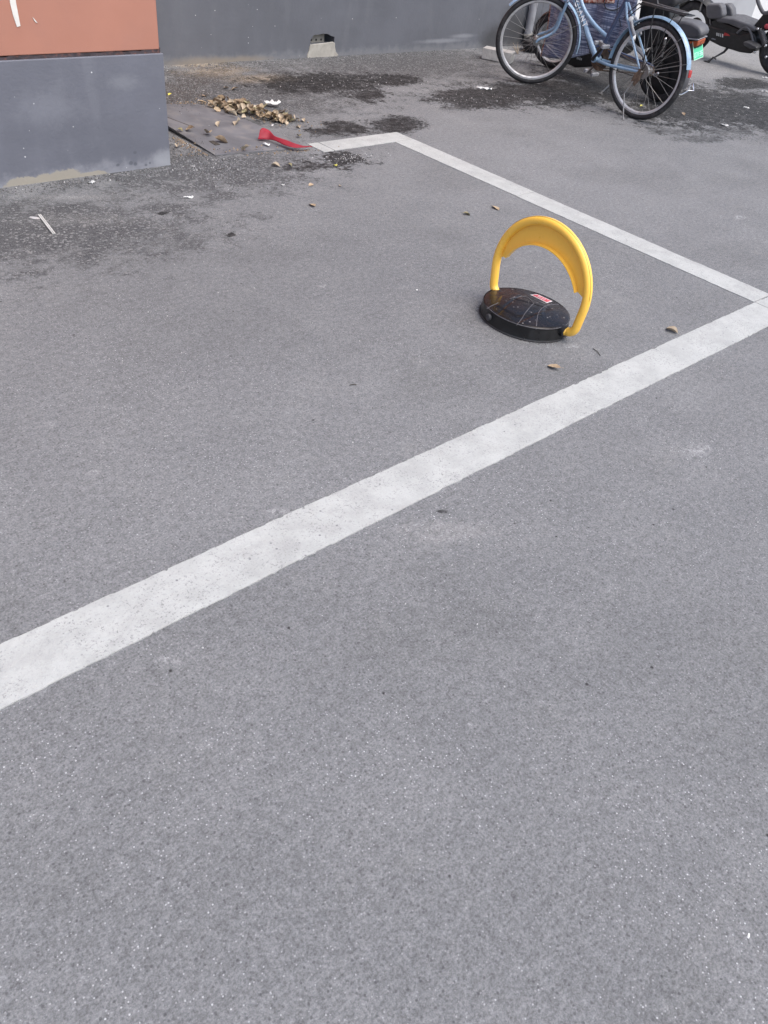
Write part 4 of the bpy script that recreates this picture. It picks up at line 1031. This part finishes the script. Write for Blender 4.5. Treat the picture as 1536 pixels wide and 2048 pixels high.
# quilt hanging over the steering column: a thing of its own
def quilt_fn(u, v):
    # u along the bike (front to rear), v from top to hem
    y = 4.66-.82*u; zt = .80-.02*u
    zb = .095+.10*u+.28*max(0, u-.35)**1.1
    x = 5.985 + .03*math.sin(u*9+v*1.2)*v + .018*math.sin(u*23+1.5*v) - .05*math.sin(math.pi*min(1, v*1.05))*math.sin(math.pi*u) + .15*max(0, .25-v)**1.0*2*.5
    z = zt+(zb-zt)*v
    return (x, y+.05*(1-v)*0+.012*math.sin(v*7), z)
b = MB(); b.grid(quilt_fn, 48, 36)
q_ = b.build("scooter_quilt", M['fabric'], solid=.012, loc=(5.99, 4.3, .5)); tag(q_, "blue woven wind quilt draped over the electric bike behind the bicycle frame", "wind quilt")
b = MB()
b.tube([Vector(quilt_fn(0, i/30))+Vector((-.004, 0, 0)) for i in range(31)], .007, 6); b.build("piping", M['patch'], q_)
def onq(u0, u1, v0, v1, off):
    b = MB(); b.grid(lambda a, c: Vector(quilt_fn(u0+(u1-u0)*a, v0+(v1-v0)*c))+Vector((-off, 0, 0)), 16, 10); return b
onq(.42, .78, .22, .40, .012).build("patch", M['patch'], q_, solid=.003)
cd = [(.70, .30), (.69, .40), (.73, .47), (.80, .48), (.86, .40), (.88, .28)]
MB().tube([cr([Vector(quilt_fn(u, v))+Vector((-.014, 0, 0)) for u, v in cd], i/24) for i in range(25)], .0035, 6).build("cord", M['black'], q_)
MB().tube([cr([Vector(quilt_fn(u, v))+Vector((-.013, 0, 0)) for u, v in ((.80, .2), (.805, .48), (.83, .60), (.86, .72))], i/24) for i in range(25)], .0025, 6).build("cord", M['black'], q_)

# ---- black electric bike at the right edge
E2 = Lean((8.62, 4.3, 0), -.14)
e2 = thing("electric_bike", "all-black electric bike with long seat and suspension spring, cut by the right edge", "electric bike", E2.B)
e2.rotation_euler = (0, E2.th, 0)
B2 = E2.B
def L2(dx, y, z): return Vector((B2.x+dx, y, z))
yF, yR = 3.80, 4.80
wheel(e2, L2(0, yF, .235), (1, 0, 0), .235, .045, .175, spokes=0, rim='black', rimw=.03, hub=(.05, .05), hubmat='steel')
wheel(e2, L2(0, yR, .235), (1, 0, 0), .235, .045, .175, spokes=0, rim='black', rimw=.03, hub=(.05, .05), hubmat='black')
for k in range(5):
    a = k*2*math.pi/5
    MB().tube([L2(0, yF, .235)+Vector((0, math.cos(a), math.sin(a)))*.03, L2(0, yF, .235)+Vector((0, math.cos(a), math.sin(a)))*.165], .013, 6).build("wheel_arm", M['steel'], e2)
b = MB(); b.lathe([(.05, 0), (.085, 0), (.085, .004), (.05, .004)], L2(-.07, yF, .235), (1, 0, 0), 30, closed=True); b.build("brake_disc", M['steel'], e2)
E2.side([(1403, 62), (1418, 50), (1450, 60), (1480, 70), (1503, 62), (1512, 74), (1514, 96), (1500, 108), (1478, 105), (1462, 100), (1440, 93), (1420, 83), (1408, 74)], -.10, .10).build("body", M['black'], e2, bevel=.016)
E2.side([(1424, 42), (1436, 40), (1482, 60), (1500, 64), (1496, 72), (1478, 74), (1420, 56)], -.09, .10).build("seat_base", M['black'], e2, bevel=.01)
E2.side([(1430, 40), (1440, 35), (1466, 37), (1500, 50), (1512, 58), (1508, 64), (1488, 62), (1455, 48), (1434, 45)], -.11, .12).build("seat", M['greyseat'], e2, bevel=.014)
E2.side([(1411, 14), (1415, 8), (1438, 8), (1443, 14), (1445, 32), (1440, 38), (1418, 39), (1412, 34)], -.12, -.03).build("backrest", M['greyseat'], e2, bevel=.018)
E2.side([(1444, 8), (1456, 8), (1463, 18), (1465, 36), (1446, 37)], .0, .09).build("backrest", M['greyseat'], e2, bevel=.018)
for dx in (-.06, .06): MB().tube([E2.q(1420, 38, dx), E2.q(1421, 50, dx), E2.q(1430, 60, dx)], .008, 8).build("backrest_strut", M['steel'], e2)
CR = L2(0, yR, .235)
sg2 = 1 if Vector((1,0,0)).cross(Vector((0,0,1))).y < 0 else -1
arcband(CR, Vector((1, 0, 0)), Vector((0, 0, 1)), .275, rad(-80), rad(80), .07, .03).build("mudguard", M['black'], e2, loc=CR, angle=50)
CF = L2(0, yF, .235)
arcband(CF, Vector((1, 0, 0)), Vector((0, 0, 1)), .26, sg2*rad(-60), sg2*rad(40), .05, .02).build("mudguard", M['black'], e2, loc=CF, angle=50)
MB().tube([E2.q(1408, -12, -.05), E2.q(1405, 6, -.05), E2.q(1400, 24, -.05)], .011, 8).build("rear_rack_tube", M['steel'], e2)
MB().ball(E2.q(1403, 7, .02), .045, 14, (1, 1.2, .8)).build("rear_lamp", M['greyseat'], e2)
MB().tube([E2.q(1404, 47, -.1), E2.q(1402, 54, -.1)], .012, 8).build("indicator", M['chrome'], e2)
MB().tube([cr([E2.q(1474, 66, -.105), E2.q(1484, 58, -.105), E2.q(1493, 55, -.105), E2.q(1500, 62, -.105), E2.q(1505, 78, -.105), E2.q(1509, 95, -.105)], i/24) for i in range(25)], .011, 10).build("frame_tube", M['greyseat'], e2)
E2.side([(1486, 84), (1494, 84), (1512, 93), (1514, 98), (1498, 98), (1487, 91)], -.20, -.10).build("foot_peg", M['blackseat'], e2, bevel=.008)
top_, bot_ = E2.q(1521, 57, -.09), E2.q(1531, 91, -.09)
sh = holder("shock_absorber", e2, (top_+bot_)/2)
MB().tube([top_, bot_], .011, 8).build("shock_body", M['steel'], sh)
dd = bot_-top_; ax_ = dd.normalized(); e1_ = ax_.orthogonal().normalized(); e2_ = ax_.cross(e1_)
MB().tube([top_+dd*(.08+.84*i/120)+(e1_*math.cos(i*.5)+e2_*math.sin(i*.5))*.024 for i in range(121)], .005, 6).build("coil", M['greyseat'], sh)
MB().ball(E2.q(1516, 58, -.1), .014, 12).build("cap_nut", M['chrome'], sh); MB().ball(bot_, .016, 12).build("cap_nut", M['chrome'], sh)
for x, y in ((1509, 104), (1532, 114)): MB().ball(E2.q(x, y, -.1), .014, 12).build("axle_bolt", M['chrome'], e2)
E2.side([(1506, 52), (1524, 30), (1545, 12), (1566, 16), (1570, 50), (1540, 62), (1512, 62)], -.07, .09).build("front_body", M['black'], e2, bevel=.015)
MB().tube([cr([E2.q(1512, -14, -.1), E2.q(1516, 3, -.1), E2.q(1521, 16, -.1), E2.q(1528, 26, -.1), E2.q(1540, 24, -.1)], i/20) for i in range(21)], .017, 10).build("leg_guard_tube", M['greyseat'], e2)
MB().ball(E2.q(1534, 53, -.09), .028, 14, (.4, 1, .8)).build("side_reflector", M['pink'], e2)
for s in (-1, 1): MB().tube([L2(s*.075, yF, .235), L2(s*.075, 3.90, .50), L2(s*.03, 3.93, .62)], .014, 8).build("fork_leg", M['steel'], e2)
MB().tube([L2(0, 3.92, .60), L2(0, 3.97, .88)], .02, 10).build("steering_column", M['black'], e2)
MB().tube([L2(-.3, 4.10, .92), L2(-.2, 4.0, .93), L2(0, 3.97, .88), L2(.2, 4.0, .93), L2(.3, 4.10, .92)], .012, 10).build("handlebar", M['black'], e2)
lq = E2.q(1434, 68.5, -.102)
for k, (w_, h_) in enumerate(((.012, .012), (.010, .012), (.006, .014), (.011, .014))):
    MB().prism([lq+Vector((-.0012, -.021*k+a*w_*.5+c*.004, c*h_)) for a, c in ((1, -1), (-1, -1), (-1, 1), (1, 1))], (.002, 0, 0)).build("lettering", M['white'], e2, smooth=False)
rq = E2.q(1452, 70, -.102); MB().prism([rq+Vector((-.001, a, c)) for a, c in ((.03, -.01), (-.045, .0), (-.02, .014), (.02, .018))], (.002, 0, 0)).build("decal", M['redlens'], e2, smooth=False)
sq = E2.q(1427, 78, -.102); MB().obox(sq, (.001, 0, 0), (0, .022, .0), (0, 0, .004)).build("decal", M['pvc'], e2)
g2 = E2.inv(G(1414, 123, .006)); MB().tube([E2.q(1458, 92, -.08), E2.q(1448, 104, -.08), E2.q(1437, 112, -.06)*0+g2*.35+E2.q(1448, 104, -.08)*.65, g2], [.016, .012, .009, .008], 8).build("side_stand", M['black'], e2)
MB().obox(g2+Vector((0, 0, .0)), (.012, 0, 0), (0, .03, 0), (0, 0, .004)).build("stand_foot", M['black'], e2)
MB().tube([g2+Vector((0, -.03, .01)), g2+Vector((0, -.05, .05)), g2+Vector((0, -.09, .04))], .006, 6).build("stand_lever", M['black'], e2)

# ---- dark bag slumped at the wall foot
for i, (x, y, sx_, sy_2, sz, lb) in enumerate(((6.62, 5.20, .17, .11, .07, "black plastic bag slumped at the wall foot beneath the drain pipe"), (6.98, 5.25, .13, .10, .13, "black plastic bag standing right of the drain pipe"))):
    b = MB(); b.ball((x, y, sz*.8), 1, 22, (sx_, sy_2, sz), jit=.10, seed=i)
    for v in b.v: v.z = max(v.z, .001)
    o = b.build("rubbish_bag", M['black'], loc=(x, y, 0)); tag(o, lb, "bag")
for k, (px, py, lb) in enumerate(((1035, 108, "dried yellowish weed stalk by the drain pipe"),)):
    g = G(px, py); r0 = random.Random(k); t_ = thing("dry_weed", lb, "weed", g)
    for j in range(9):
        d = Vector((r0.uniform(-1, 1), r0.uniform(-1, 1), r0.uniform(.2, .9))).normalized()
        MB().tube([g, g+d*.05+Vector((0, 0, .01)), g+d*r0.uniform(.07, .11)], [.002, .0016, .001], 4).build("stalk", LM[2], t_)
